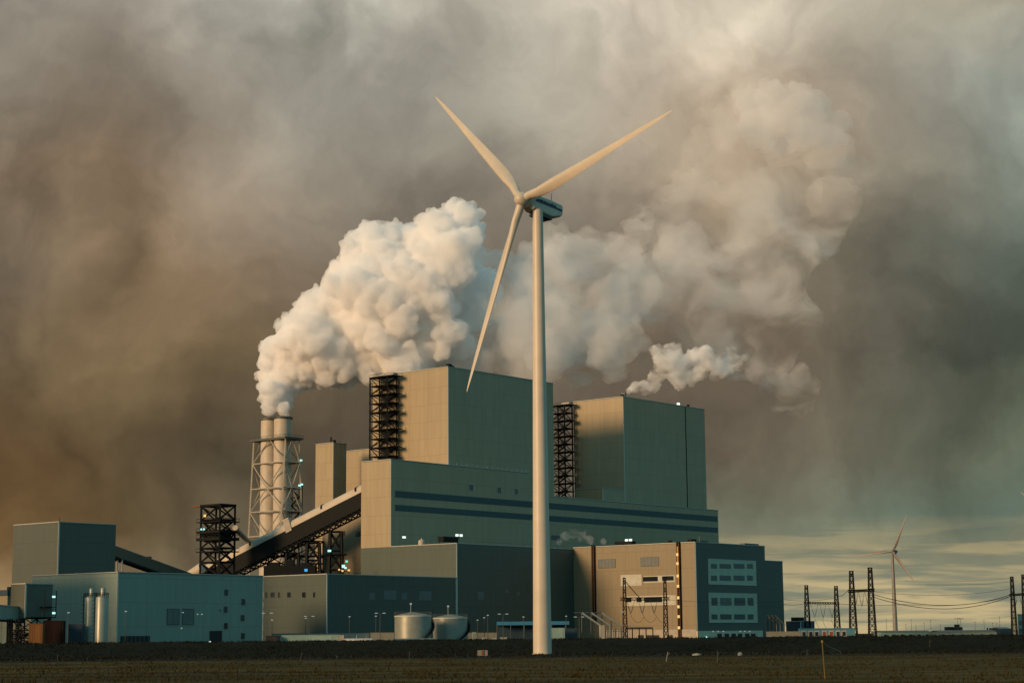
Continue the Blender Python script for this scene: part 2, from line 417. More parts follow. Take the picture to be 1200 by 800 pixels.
roof_kit(G, [(2, 3, 3.5, 2, 1.2, STEEL, 'roof_vent'), (6.5, 2, .4, .4, 2.4, GALVD, 'roof_vent'), (9, 3, 5, 2, .7, STEEL, 'roof_vent'), (40, 2, 11, 2.4, .8, GALVD, 'roof_vent'), (-.1 + .3, 12, 1, 1.5, 1, STEEL, 'roof_vent')])
t = thing('roof_machine', 'flat black roof unit with two lit lamps, above the beige side wall', 'roof machine', G.world(1.2, 32, G.h + .24), ANG)
MB().box(0, 2.5, 0, 9, .6, 1.7).build('housing', STEEL, t)
mb = MB()
for y in (.4, 4.5, 8.6): mb.bar((.4, y, 0), (.4, y, .6), .25); mb.bar((2.1, y, 0), (2.1, y, .6), .25)
mb.build('support_frame', STEEL, t)
for y in (.4, 2.4): MB().box(-.2, .5, y, y + 1.1, 1.75, 2.6).build('lamp', LWHITE, t)

H = B('office_annex', 'narrow deep-teal annex joined to the right end of the front block', 'building', None, 0, None, (917, 658.5), TEAL if False else DARK,
      o=G.o + U * (G.U + .01) + V * .6, h=G.loc(900, 657.2, 'R')[1], v=28)

L = None
Lo_ = cut(383, 673, F.o, V)
L = B('store_building', 'low blue-green hall with six small windows, between the tanks and the conveyor', 'building', None, 0, (309, 676), None, DARK,
      o=Vector((Lo_.x, Lo_.y, 0)), h=Lo_.z, u=(F.o - Lo_).dot(U) - .2)
for x, w in ((312, 1.6), (319.5, 4.2), (327, 1.8), (338.8, 3.8), (356.2, 3.8), (368.2, 2.0)):
    L.feat('L', (x - w / 2, 693.6, x + w / 2, 699.4), 'window', GLASS, .1, frame=GALVD)
L.feat('R', (449.5, 691.5, 464, 702.2), 'louvre', LOUV, .08); L.feat('R', (490.5, 692.3, 505.5, 703), 'louvre', LOUV, .08)
L.feat('R', (433, 694, 439, 702), 'louvre', LOUV, .05); L.feat('R', (471, 694, 477, 702), 'louvre', LOUV, .05)
MB().box(L.U - .45, L.U + .12, -.16, -.004, 0, L.h - .01).build('corner_trim', COPING, L.root)
MB().box(L.U + .125, L.U + .2, -.5, 0, 0, .2).build('downpipe', GALV, L.root)

J = B('coal_store', 'long low teal hall at the left with two big louvres and a black door', 'building', (138, 671), 570, (38, 676), (308, 675), TEAL)
MB().box(J.U - .35, J.U + .12, -.14, -.004, 0, J.h - .01).build('corner_trim', COPING, J.root)
for px in ((196, 713.2, 209.6, 731), (214.2, 713.2, 226.6, 731)): J.feat('R', px, 'louvre', LOUV, .12, frame=GALVD)
for x, y in ((265, 693.7), (285, 704.7), (264.3, 713.6), (284.2, 723.5), (264.5, 732.8), (284.5, 744.6)):
    J.feat('R', (x - 1.7, y - 3, x + 1.7, y + 3), 'window', GLASS, .1, frame=GALVD)
J.feat('R', (245.8, 739, 259.4, 754), 'door', BLACK, .14, frame=GALVD)
J.feat('R', (141, 744.6, 175.5, 756), 'loading_door', BLACK, .1)
for k in range(7): J.feat('R', (143.5 + k * 4.9, 744.7, 144.3 + k * 4.9, 756), 'loading_bar', GALVD, .2)
for x, y, m in ((214, 717.2, LDIM), (231.2, 719.3, LDIM), (236.3, 719.3, LDIM), (212.4, 735.6, LDIM), (245.7, 751.3, LWHITE), (258, 714.6, GALVD)): J.lamp('R', x, y, m, .42)

I = B('transfer_house', 'dark windowless cube standing behind the long teal hall at far left', 'building', (69, 612), 640, (16, 616.5), (136, 614), COAL)
MB().box(.3, .5, .3, .5, I.h + .4, I.h + 1.8).build('roof_vent', GALVD, I.root)

# raised sampling house on legs in front of the hall
Ko = atY(30, 684.5, 540); kz = atY(30, 724, 540).z
K = B('sampling_house', 'small teal raised house on black legs with two lit lamps, left of the silos', 'building', (30, 684.5), 540, (13, 686), (62, 685.3), COAL, base=kz)
legs = []; br = MB(); lattice(legs, (K.U / 2, K.V / 2), K.U / 2 - .3, K.V / 2 - .3, K.U / 2 - .3, K.V / 2 - .3, kz, 2, .4, .22, br)
for l in legs: l.build('leg', STEEL, K.root)
br.build('brace', STEEL, K.root)
MB().box(.2, K.U - .2, -2.4, -.02, kz + .1, kz + .35).build('gallery_deck', STEEL, K.root)
mb = MB()
for x in (K.U * .55, K.U - .3): mb.bar((x, -2.2, kz + .36), (x, -2.2, kz + 8), .25)
mb.box(K.U * .55, K.U - .2, -2.4, -.02, kz + 3.2, kz + 3.4); mb.build('balcony', STEEL, K.root)
for y in (699, 718): K.lamp('R', 57, y, LCYAN, .8, 2.7)
# ================================================================ blocks behind the conveyor
E_ = B('elevator_tower', 'slim tall tower block left of the tallest boiler house, orange side and dark side', 'building', (390.6, 519), 835, (370, 519.5), (406, 521), GREY)
roof_kit(E_, [(.5, 2, .5, .5, 2.6, STEEL, 'roof_vent'), (3.5, 3, 1.2, 1.2, 1.5, STEEL, 'roof_vent')])
r = E_.rect('L', 375, 540, 382, 556); E_.fbox(MB(), 'L', *r, .05).build('louvre', GREY, E_.root)
D_ = B('bunker_house', 'warm beige block between the slim tower block and the tallest boiler house', 'building', (450, 524.8), 850, (405, 528), None, GREY, u=30)
Zb = B('conveyor_house', 'shaded olive wall block with small windows, below the upper conveyor end', 'building', (432, 603), 790, (378, 607), None, GOLD, u=15, trim=False)
for x in (401.3, 420.3): Zb.feat('L', (x - 3.2, 622, x + 3.2, 628), 'window', GLASS, .1)
t = thing('floodlight', 'cluster of green and warm lit lamps below the upper end of the conveyor', 'lamp', atY(403, 672, 741), ANG)
mb = MB()
for x in (-3.4, 0, 2.8): mb.bar((x, 0, -4), (x, 0, 1.5 + abs(x) * .2), .25)
mb.bar((-3.6, 0, 1.0), (3.2, 0, 1.0), .2); mb.build('post', STEEL, t)
for x, z, s, m in ((-.3, 3.0, 1.2, LCYAN), (1.5, 5.0, .8, LGREEN), (-.9, 1.2, .7, LWARM), (2.8, 1.5, .7, LWARM), (-2.8, 1.6, .6, LWARM), (.9, 2.4, .7, LCYAN)):
    MB().box(x - s / 2, x + s / 2, -.3, .3, z - s / 2, z + s / 2).build('lamp', m, t)

# ================================================================ twin flue stack in its steel frame
PO = atY(334.5, 512.5, 950); PH = PO.z
pl = (cut(297.4, 516, PO, U) - PO).dot(V); pr = (cut(350.5, 514, PO, V) - PO).dot(U)
PB = Vector((PO.x, PO.y, 0))
S = thing('smoke_stack', 'twin-flue chimney stack in a pale steel lattice frame', 'chimney', PB, ANG)
sp = 6.0                                                   # how far the legs spread towards the ground, across the frame
def leg_at(x, y, z):
    k = (PH - z) / PH; return Vector((x + (sp if x > pr / 2 else -sp) * k, y, z))
cn = [(0, 0), (pr, 0), (pr, pl), (0, pl)]
for x, y in cn: MB().bar(leg_at(x, y, 0), leg_at(x, y, PH), .75).build('frame_leg', FRAMEP, S)
lv = [PH, atY(334, 540.5, 950).z, atY(334, 570.5, 950).z, atY(334, 598, 950).z, atY(334, 627, 950).z, atY(334, 660, 950).z, 14, .2]
br = MB()
for k in range(len(lv) - 1):
    a, b = lv[k], lv[k + 1]
    for i in range(4):
        p, q = cn[i], cn[(i + 1) % 4]
        if b > 1: br.bar(leg_at(*p, b), leg_at(*q, b), .5)
        m0 = (leg_at(*p, a) + leg_at(*q, a)) / 2; m1 = (leg_at(*p, b) + leg_at(*q, b)) / 2
        if k % 2: br.bar(leg_at(*p, a), m1, .44); br.bar(leg_at(*q, a), m1, .44)
        else: br.bar(m0, leg_at(*p, b), .44); br.bar(m0, leg_at(*q, b), .44)
br.build('brace', FRAMEP, S)
mb = MB().box(-1.6, pr + 1.6, -1.6, pl + 1.6, PH - .5, PH + .5)
for (p, q) in (((-1.6, -1.6), (pr + 1.6, -1.6)), ((-1.6, -1.6), (-1.6, pl + 1.6)), ((pr + 1.6, -1.6), (pr + 1.6, pl + 1.6))):
    mb.bar((*p, PH + 1.6), (*q, PH + 1.6), .14)
    for s_ in range(7):
        x = p[0] + (q[0] - p[0]) * s_ / 6; y = p[1] + (q[1] - p[1]) * s_ / 6; mb.bar((x, y, PH + .5), (x, y, PH + 1.6), .12)
mb.build('top_platform', GALVD, S)
fr = 4.65; fz = atY(332, 487.5, 953).z
fl = []
for k, y in enumerate((pl * .30, pl * .30 + 10.0)):
    fl.append((pr / 2, y))
    f = MB().lathe([(fr, 0.1), (fr, fz), (fr - .25, fz + .02), (fr - .25, fz - 4)], 40, (pr / 2, y)).build('flue', FLUE, S, True)
    MB().lathe([(fr + .42, fz - .95), (fr + .5, fz - .9), (fr + .5, fz + .05), (fr + .03, fz + .1), (fr + .03, fz - .95)], 40, (pr / 2, y)).build('rim', GALVD, f)
    for zc in lv[1:5]:
        MB().lathe([(fr + .02, zc - .5), (fr + .32, zc - .45), (fr + .32, zc + .2), (fr + .02, zc + .25)], 40, (pr / 2, y)).build('stiffener_ring', FLUE, f)
mb = MB()
for z in lv[1:5]:
    mb.box(pr * .45, pr + sp * .3, pl * .05, pl * .30 - fr, z - .2, z + .1); mb.box(pr / 2 + fr + .3, pr + 2, .5, pl - .5, z - .25, z + .08)
mb.build('platform', GALVD, S)
mb = MB()
for k in range(3, 9):
    z = lv[3] - 26 + k * 4.2; mb.bar((pr + 1.5, 1 + (k % 2) * 6, z), (pr + 1.5, 7 - (k % 2) * 6, z + 4.2), .6); mb.box(pr + .6, pr + 3, .3, 8, z - .12, z + .12)
for x, y in ((pr + .6, .3), (pr + 3, .3), (pr + 3, 8)): mb.bar((x, y, 0), (x, y, lv[2] + 2), .4)
mb.build('access_stair', STEEL, S)
for x, y, px in ((pr + .9, -.6, 537.5), (pr + 1.6, -.6, 565.8), (pr + .1, -.6, 567.2)):
    z = atY(346, px, 950).z; MB().box(x - .5, x + .5, y - .5, y + .5, z - .4, z + .4).build('lamp', LCYAN, S)
FLUES = [S.location + U * x + V * y for x, y in fl]; FLUEZ = fz

# ================================================================ rising conveyor to the bunker
c0 = atY(190, 688, 822); c1 = atY(426, 567, 768)
cd = (c1 - c0); clen = cd.length; cx = cd.normalized()
cy = Z.cross(cx).normalized(); cz = cx.cross(cy)
Mc = Matrix((cx, cy, cz)).transposed().to_4x4()
N_ = thing('conveyor_gallery', 'long inclined coal conveyor with pale rounded roof over a black truss', 'conveyor', c0)
N_.matrix_world = Matrix.Translation(c0) @ Mc
hw, RH = 2.6, 3.5
mb = MB()
nseg = 10; nx = 44
prof = [(-hw, -RH)] + [(-hw * math.cos(math.pi * k / nseg), -RH + 1.1 + (RH - 1.1) * math.sin(math.pi * k / nseg)) for k in range(nseg + 1)] + [(hw, -RH)]
vs = []; fs = []
for i in range(nx + 1):
    for (y, z) in prof: vs.append((clen * i / nx, y, z))
m_ = len(prof)
for i in range(nx):
    for k in range(m_ - 1): fs.append((i*m_+k, i*m_+k+1, (i+1)*m_+k+1, (i+1)*m_+k))
    fs.append((i*m_+m_-1, i*m_, (i+1)*m_, (i+1)*m_+m_-1))
fs += [tuple(range(m_)), tuple(range(nx*m_, (nx+1)*m_))]
mb.add(vs, fs); mb.build('roof', FLUE, N_)
def xat(px, dz=0): 
    # distance along the gallery under a given sight line
    n = Vector((cx.x, cx.y, 0)).cross(Z).normalized()
    p = cut(px, 620, c0, n); return ((p - c0).x * cx.x + (p - c0).y * cx.y) / (cx.x**2 + cx.y**2)
TD = 13.0                                                   # depth of the truss below the roof
mb = MB(); mb.box(0, clen, -hw + .05, hw - .05, -RH - 6.2, -RH - .02); mb.build('belt_housing', STEEL, N_)
mb = MB(); step = 3.0; k = 0; x = 2.0
zb_ = -TD + 2.0
while x + step < clen:
    for y in (-hw, hw):
        a = (x, y, -RH - 6.2); b = (x + step / 2, y, zb_); c = (x + step, y, -RH - 6.2)
        mb.bar(a, b, .42); mb.bar(b, c, .42)
    x += step
for y in (-hw, hw): mb.bar((1, y, zb_), (clen, y, zb_), .5)
x = 2
while x < clen: mb.bar((x, -hw, zb_), (x, hw, zb_), .3); x += step * 2
mb.build('truss', STEEL, N_)
for px in (296, 379, 419): 
    x = xat(px); w = .45
    v2 = [(x + dx, y * 1.06, z + .25 if z > -RH + 1 else z) for dx in (-w, w) for (y, z) in prof[1:-1]]
    n1 = len(prof) - 2; MB().add(v2, [(k, k + 1, n1 + k + 1, n1 + k) for k in range(n1 - 1)]) 
    q = MB(); q.add(v2, [(k, k + 1, n1 + k + 1, n1 + k) for k in range(n1 - 1)]); q.build('roof_hoop', STEEL, N_)
x = xat(340); MB().box(x - 1.6, x + 1.6, -hw - .5, hw + .5, -RH - 1.2, .7).build('drive_cabin', CONC, N_)
MB().box(x - 1.8, x + 1.8, -hw - .7, hw + .7, .703, 1.0).build('drive_cabin_roof', GALV, N_)
# trestles carrying the gallery
def gal_pt(px, drop): 
    x = xat(px); return c0 + cx * x - cz * drop
for i, (px, w, lab) in enumerate(((383, 4.6, 'rightmost black steel trestle under the upper conveyor'), (357, 5.0, 'black steel trestle under the conveyor, next to the rightmost one'),
                        (333, 5.0, 'black steel trestle under the conveyor below its drive cabin'), (311, 4.4, 'black steel trestle under the lower conveyor, nearest the transfer tower'))):
    p = gal_pt(px, TD); h = p.z - .2
    t = thing('conveyor_trestle', lab, 'trestle', (p.x, p.y, 0), ANG + R(-40))
    legs = []; br = MB(); lattice(legs, (0, 0), w * .8, 3.4, w * .5, 2.4, h, max(3, int(h / 7)), .85, .42, br)
    for l in legs: l.build('leg', STEEL, t)
    br.build('brace', STEEL, t)
    for z in (h * .55, h * .8): MB().box(-w, w, -3.6, 3.6, z - .2, z + .2).build('platform', STEEL, t)
# machine house and crusher steelwork under the conveyor
q = atY(309, 659, 742); q2 = atY(369, 659, 742)
t = thing('machine_house', 'black machine house in the steelwork under the conveyor', 'machine house', (q.x, q.y, 0), 0)
W_ = q2.x - q.x
MB().box(0, W_, 0, 9, 22, q.z - 1.2).build('housing', STEEL, t)
mb = MB()
for x in (.4, W_ * .33, W_ * .66, W_ - .4):
    mb.bar((x, .5, 0), (x, .5, 22), .6); mb.bar((x, 8.5, 0), (x, 8.5, 22), .6)
mb.build('support_frame', STEEL, t)
for x, w, h in ((2, 4, 1.4), (9, 3, 2.2), (15, 3.5, 1.1)): MB().box(x, x + w, 1, 5, q.z - 1.2, q.z - 1.2 + h).build('roof_unit', STEEL, t)
MB().box(W_ * .8, W_ * .8 + 1.2, -.3, -.01, q.z - 3.6, q.z - 2.6).build('lamp', lamp_mat('lit lamp blue', (.05, .4, .8), 1.2), t)
t = thing('steel_scaffold', 'open black steelwork with walkways, behind the machine house under the conveyor', 'steel frame', atY(347, 700, 806) * 1 - Z * atY(347, 700, 806).z, ANG)
legs = []; br = MB(); lattice(legs, (0, 0), 9, 8, 9, 8, atY(347, 634, 806).z, 7, .5, .3, br)
for l in legs: l.build('leg', STEEL, t)
br.build('brace', STEEL, t)
for k in (4, 5, 6, 7):
    z = atY(347, 634, 806).z * k / 7; MB().box(-9.4, 9.4, -8.4, 8.4, z - .12, z + .12).bar((-9.4, -8.4, z + 1.1), (-9.4, 8.4, z + 1.1), .15).bar((-9.4, -8.4, z + 1.1), (9.4, -8.4, z + 1.1), .15).build('walkway', STEEL, t)
p = atY(386, 640, 770); t2 = MB().box(-.5, .5, -.5, .5, -.4, .4).build('lamp', LCYAN, t); t2.location = Matrix.Rotation(-ANG, 3, 'Z') @ (atY(386, 645, 760) - t.location)

# transfer tower
TOY = 770
o = atY(258, 591.5, TOY); TH = o.z
tl = (cut(236, 593, o, U) - o).dot(V); tr = (cut(275.5, 593, o, V) - o).dot(U)
t = thing('transfer_tower', 'black open steel transfer tower at the lower end of the conveyor', 'tower', (o.x, o.y, 0), ANG)
legs = []; br = MB(); lattice(legs, (tr / 2, tl / 2), tr / 2, tl / 2, tr / 2, tl / 2, TH, 10, .85, .5, br)
for l in legs: l.build('leg', STEEL, t)
br.build('brace', STEEL, t)
for py, hh in ((621, 1.0), (629, 1.2), (610, .4), (645, .4)):
    z = atY(258, py, TOY).z
    mb = MB().box(-1.4, tr + 1.4, -1.4, tl + 1.4, z - hh, z)
    for (p_, q_) in (((-1.4, -1.4), (tr + 1.4, -1.4)), ((-1.4, -1.4), (-1.4, tl + 1.4))):
        mb.bar((*p_, z + 1.2), (*q_, z + 1.2), .15)
        for s_ in range(7):
            x = p_[0] + (q_[0] - p_[0]) * s_ / 6; y = p_[1] + (q_[1] - p_[1]) * s_ / 6; mb.bar((x, y, z), (x, y, z + 1.2), .12)
    mb.build('platform', STEEL, t)
z6 = atY(258, 624, TOY).z
MB().box(1, tr - 1, 1, tl - 1, z6 - 3.5, z6 + 1.5).build('chute_housing', STEEL, t)
MB().box(-.4, tr + .4, -.4, tl + .4, TH + .01, TH + .7).build('roof', STEEL, t)
MB().box(-.8, 1.0, tl, tl + 4.6, TH - .2, TH + .5).build('crane_beam', RUST, t)
zz = atY(242, 603, TOY).z; MB().box(-.8, -.2, tl * .72, tl * .72 + .9, zz - .5, zz + .5).build('lamp', LWARM, t)
zz = atY(241, 619, TOY).z
for k in (.66, .80): MB().box(-1.8, -1.45, tl * k, tl * k + .6, zz - .35, zz + .35).build('lamp', LCYAN, t)
a, b = atY(275.5, 618, 772), atY(291, 634.5, 800)
tag(MB().tube(a, b, 1.15, 1.15, 14).build('conveyor_chute', FLUE, None, True), 'pale sloping chute from the transfer tower to the conveyor roof', 'chute')
# pale rounded gallery end left of the tower
a, b = atY(238, 665, 800), atY(214, 681, 806)
tag(MB().tube(a, b, 2.6, 2.6, 18).build('gallery_end', FLUE, None, True), 'pale rounded gallery end peeping over the hall roof, left of the transfer tower', 'conveyor')

# short teal gallery from the dark cube down behind the hall
g0, g1 = atY(130, 639.5, 690), atY(232, 676.5, 760)
gx = (g1 - g0).normalized(); gy = Z.cross(gx).normalized(); gz = gx.cross(gy)
M_ = thing('conveyor_gallery', 'straight teal conveyor gallery sloping down from the dark windowless cube', 'conveyor', g0)
M_.matrix_world = Matrix.Translation(g0) @ Matrix((gx, gy, gz)).transposed().to_4x4()
gl = (g1 - g0).length
MB().box(0, gl, -1.6, 1.6, -3.7, 0).build('casing', COAL, M_); MB().box(0, gl, -1.7, 1.7, .003, .25).build('roof', GALV, M_)
MB().box(0, gl, -1.5, 1.5, -4.5, -3.703).build('floor_beam', STEEL, M_)
MB().box(gl * .40, gl * .40 + 1.6, -.8, .8, .26, 1.2).build('roof_vent', STEEL, M_)
for (px, lab) in ((140.5, 'slim steel support under the teal gallery beside the dark windowless cube'),):
    p = atY(px, 655, 693); t = thing('gallery_support', lab, 'trestle', (p.x, p.y, 0))
    for x in (-1.0, 1.0): MB().bar((x, 0, 0), (x, 0, p.z), .35).build('leg', GALV, t)
    mb = MB()
    for k in range(6): z = p.z * k / 6; mb.bar((-1, 0, z), (1, 0, z + p.z / 6), .2); mb.bar((1, 0, z), (-1, 0, z + p.z / 6), .2)
    mb.build('brace', GALV, t)

# raised belt gallery entering the sampling house from the left edge
k0, k1 = atY(-40, 706, 528), atY(27, 712, 545)
kx = (k1 - k0).normalized(); ky = Z.cross(kx).normalized(); kzv = kx.cross(ky)
t = thing('conveyor_gallery', 'flat teal gallery running in from the left edge to the raised house', 'conveyor', k0)
t.matrix_world = Matrix.Translation(k0) @ Matrix((kx, ky, kzv)).transposed().to_4x4()
gl = (k1 - k0).length
MB().box(0, gl, -1.4, 1.4, -3.9, 0).build('casing', TEAL, t); MB().box(0, gl, -1.6, 1.6, .003, .3).build('roof', GALV, t); MB().box(0, gl, -1.3, 1.3, -4.4, -3.903).build('floor_beam', STEEL, t)
for i, px in enumerate((12, 22)):
    p = atY(px, 724.5, 536); t = thing('gallery_support', ('left' if i == 0 else 'right') + ' of two black legs under the flat teal gallery at the left edge', 'trestle', (p.x, p.y, 0))
    for x in (-.45, .45): MB().bar((x, -1, 0), (x, -1, p.z), .26).build('leg', STEEL, t); MB().bar((x, 1, 0), (x, 1, p.z), .26).build('leg', STEEL, t)
    mb = MB()
    for k in range(4): z = p.z * k / 4; mb.bar((-.4, -1, z), (.4, -1, z + p.z / 4), .16); mb.bar((.4, 1, z), (-.4, 1, z + p.z / 4), .16)
    mb.build('brace', STEEL, t)
o = atY(13, 690.5, 700); t = B('shed', 'low beige shed with a dark flat roof at the far left edge', 'building', (9, 697), 700, (-30, 699), (14, 697.3), GOLD, coping=False, trim=False)
MB().box(-.6, t.U + .6, -.6, t.V + .6, t.h + .003, t.h + 2.0).build('roof', NAVY, t.root)
MB().box(1, 4, -.3 + .5, 2, t.h + 2.003, t.h + 3.2).build('roof_unit', STEEL, t.root)

def container(name, label, px, Y, m, cat='container', depth=2.6, rz=None, door=True):
    x0, y0, x1, y1 = px
    a, b = atY(x0, y0, Y), atY(x1, y0, Y); w = b.x - a.x; h = a.z
    t = thing(name, label, cat, (a.x, a.y, 0))
    mb = MB(); mb.box(0, w, 0, depth, .12, h)
    n = max(3, int(w / .5))
    for k in range(n): x = w * (k + .5) / n; mb.box(x - w / n * .25, x + w / n * .25, -.06, -.002, .3, h - .2)
    mb.build('body', m, t)
    f = MB()
    for x in (0, w): f.box(x - .1, x + .1, -.1, .1, 0, h + .05); f.box(x - .1, x + .1, depth - .1, depth + .1, 0, h + .05)
    f.box(.11, w - .11, -.1, .1, h - .1, h + .06); f.box(.11, w - .11, -.1, .1, .0, .2)
    f.build('frame', m, t)
    if door: MB().box(w * .52, w * .9, -.13, -.065, .25, h - .3).build('door', m, t)
    return t
container('container', 'rusty orange upright container under the raised house', (34.6, 730.5, 49.8, 752), 532, RUST)
container('container', 'dark maroon container right of the rusty orange one', (51, 727, 74, 752), 540, MAROON)
container('container', 'navy container standing between lamp post and silos', (80.5, 731, 96.5, 752), 548, NAVY)
container('container', 'teal container with dark gaps under the gallery at the left edge', (-4, 725, 9.5, 752), 545, TEAL)
p = atY(24, 738, 550); t = thing('steel_scaffold', 'low black steelwork under the raised house', 'steel frame', (p.x - 1, p.y + 3, 0), ANG)
legs = []; br = MB(); lattice(legs, (0, 0), 3, 3, 3, 3, p.z, 3, .3, .2, br)
for l in legs: l.build('leg', STEEL, t)
br.build('brace', STEEL, t)

# twin silos
def silo(cxp, ytop, Y, rpx, label):
    c = atY(cxp, ytop, Y); r = rpx * Y / 2177; h = c.z
    t = thing('silo', label, 'silo', (c.x, c.y + r, 0), 0, 'silos beside the long hall')
    MB().lathe([(r, 0), (r, h - .25), (r * .92, h), (r * .3, h + .35)], 36).build('shell', TANK, t, True)
    MB().lathe([(r * .40, h + .2), (r * .40, h + 2.3), (r * .3, h + 2.6)], 18, (r * .1, 0)).build('filter', TANK, t, True)
    mb = MB(); n = 18
    for k in range(n):
        a, b = 2 * math.pi * k / n, 2 * math.pi * (k + 1) / n
        for zz in (h + .6, h + 1.1): mb.bar((r * math.cos(a), r * math.sin(a), zz), (r * math.cos(b), r * math.sin(b), zz), .07)
        mb.bar((r * math.cos(a), r * math.sin(a), h - .2), (r * math.cos(a), r * math.sin(a), h + 1.1), .07)
    mb.build('guard_rail', STEEL, t)
    mb = MB()
    for q in (-.3, .3): mb.bar((-r - .35, q, 0), (-r - .35, q, h + 1.2), .1)
    for k in range(int(h / .6)): mb.bar((-r - .35, -.3, .5 + k * .6), (-r - .35, .3, .5 + k * .6), .06)
    for k in range(int(h / 1.2)):
        zz = 2 + k * 1.2
        if zz < h: mb.bar((-r - 1.0, -.4, zz), (-r - 1.0, .4, zz), .07); mb.bar((-r - .3, -.4, zz), (-r - 1.0, -.4, zz), .07); mb.bar((-r - .3, .4, zz), (-r - 1.0, .4, zz), .07)
    mb.build('ladder', STEEL, t)
    return t
silo(105.0, 699, 552, 6.9, 'left of the two slim steel silos, standing against the teal hall')
silo(118.3, 698.5, 541, 7.3, 'right of the two slim steel silos, nearer the corner of the teal hall')

# storage tanks
def tank(x0, x1, ytop, Y, label, seed):
    c = atY((x0 + x1) / 2, ytop, Y); r = (x1 - x0) / 2 * Y / 2177; h = c.z
    t = thing('storage_tank', label, 'tank', (c.x, c.y + r, 0), 0, 'storage tanks in the yard')
    MB().lathe([(r, 0), (r, h), (r * .5, h + .7), (.2, h + 1.1)], 56).build('shell', TANK, t, True)
    mb = MB().lathe([(r + .02, h - .45), (r + .16, h - .42), (r + .16, h - .1), (r + .02, h - .06)], 56); mb.build('rim', COPING, t)
    mb = MB(); n = 40
    for k in range(n):
        a, b = 2 * math.pi * k / n, 2 * math.pi * (k + 1) / n
        for zz in (h + .55, h + 1.1): mb.bar((r * math.cos(a), r * math.sin(a), zz), (r * math.cos(b), r * math.sin(b), zz), .06)
        mb.bar((r * math.cos(a), r * math.sin(a), h), (r * math.cos(a), r * math.sin(a), h + 1.1), .06)
    mb.build('guard_rail', GALVD, t)
    mb = MB(); n = 34                                         # stair winding up the right side
    for k in range(n):
        f = k / (n - 1); a = R(-95 + 150 * f) ; zz = .3 + (h - .2) * f
        p0 = Vector((math.cos(a), math.sin(a), 0)); d = Vector((-math.sin(a), math.cos(a), 0)) * .3
        c_ = p0 * (r + .55); mb.bar(c_ - p0 * .5 + Z * zz, c_ + p0 * .45 + Z * zz, .3)
        if k:
            f0 = (k - 1) / (n - 1); a0 = R(-95 + 150 * f0); q0 = Vector((math.cos(a0), math.sin(a0), 0)) * (r + 1.0)
            for up in (0, .6, 1.1): mb.bar(q0 + Z * (.3 + (h - .2) * f0 + up), p0 * (r + 1.0) + Z * (zz + up), .16 if up == 0 else .08)
    mb.build('spiral_stair', STEEL, t)
    mb = MB().bar((-.6, -r * .3, h + .6), (-.6, -r * .3, h + 3.4), .14); mb.build('vent_pipe', GALV, t)
    MB().box(-.9, -.3, -r * .3 - .25, -r * .3 + .25, h + 3.42, h + 4.0).build('lamp', LDIM, t)
    m2 = MB()
    for k in range(1, 4): m2.lathe([(r + .004, h * k / 4 - .05), (r + .035, h * k / 4 - .04), (r + .035, h * k / 4 + .04), (r + .004, h * k / 4 + .05)], 56)
    m2.build('weld_band', TANK, t)
    return t
tank(461, 504.5, 720.5, 596, 'larger left storage tank with a spiral stair up its right side', 1)
tank(506.5, 547, 723, 612, 'right one of the two round storage tanks, slightly lower', 2)
# ================================================================ yard clutter in front of the plant
def wall(name, label, px0, px1, Y, m, cat='wall', th=.4):
    a, b = atY(*px0, Y), atY(*px1, Y)
    t = thing(name, label, cat, (a.x, a.y, 0)); w = b.x - a.x; h = a.z; mb = MB(); n = max(2, int(w / 4))
    for k in range(n): mb.box(w * k / n + .02, w * (k + 1) / n - .02, 0, th, 0, h)
    mb.build('panel', m, t)
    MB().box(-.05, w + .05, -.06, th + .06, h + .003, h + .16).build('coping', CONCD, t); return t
wall('yard_wall', 'long low beige concrete wall behind the pale green tank shed', (318, 742.4), (433, 741.6), 640, CONC)
wall('yard_wall', 'stained low concrete wall between the white vessel and the left storage tank', (434, 741.4), (462, 741.2), 585, CONCD)
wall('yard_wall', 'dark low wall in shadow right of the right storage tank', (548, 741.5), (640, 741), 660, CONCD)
wall('bund_wall', 'bright blue low barrier at the foot of the storage tanks', (463, 748.2), (512, 747.8), 575, BLUE, 'barrier', .2)
t = container('tank_shed', 'long pale green low shed behind the dark bank', (330.5, 744, 396, 752), 560, GREENB, 'shed', 5)
container('container', 'black box standing left of the pale green shed', (312, 744.5, 326, 752), 558, BLACK)
container('container', 'brown upright crate between pale green shed and white vessel', (397, 744, 402.5, 752), 556, CONC, 'crate', 2, door=False)
c = atY(420, 748, 556)
t = thing('pressure_vessel', 'white horizontal gas vessel lying on saddles in the yard', 'tank', (c.x, c.y, 0))
r = 1.05; Lh = 3.9
prof = [(0.02, -Lh - 1)] + [(r * math.sin(math.pi / 2 * k / 6), -Lh - 1.0 * math.cos(math.pi / 2 * k / 6)) for k in range(1, 7)] + [(r * math.cos(math.pi / 2 * k / 6), Lh + 1.0 * math.sin(math.pi / 2 * k / 6)) for k in range(0, 6)] + [(.02, Lh + 1)]
v = MB().lathe(prof, 24); v.v = [(z, x, y + 2.5) for x, y, z in v.v]; v.build('shell', WHITE, t, True)
for x in (-2.6, 2.6): MB().box(x - .3, x + .3, -.8, .8, 0, 1.75).build('saddle', CONC, t)
MB().bar((-.5, 0, 3.4), (-.5, 0, 4.6), .18).bar((2.4, 0, 3.4), (2.4, 0, 4.2), .14).build('valve', GALV, t)

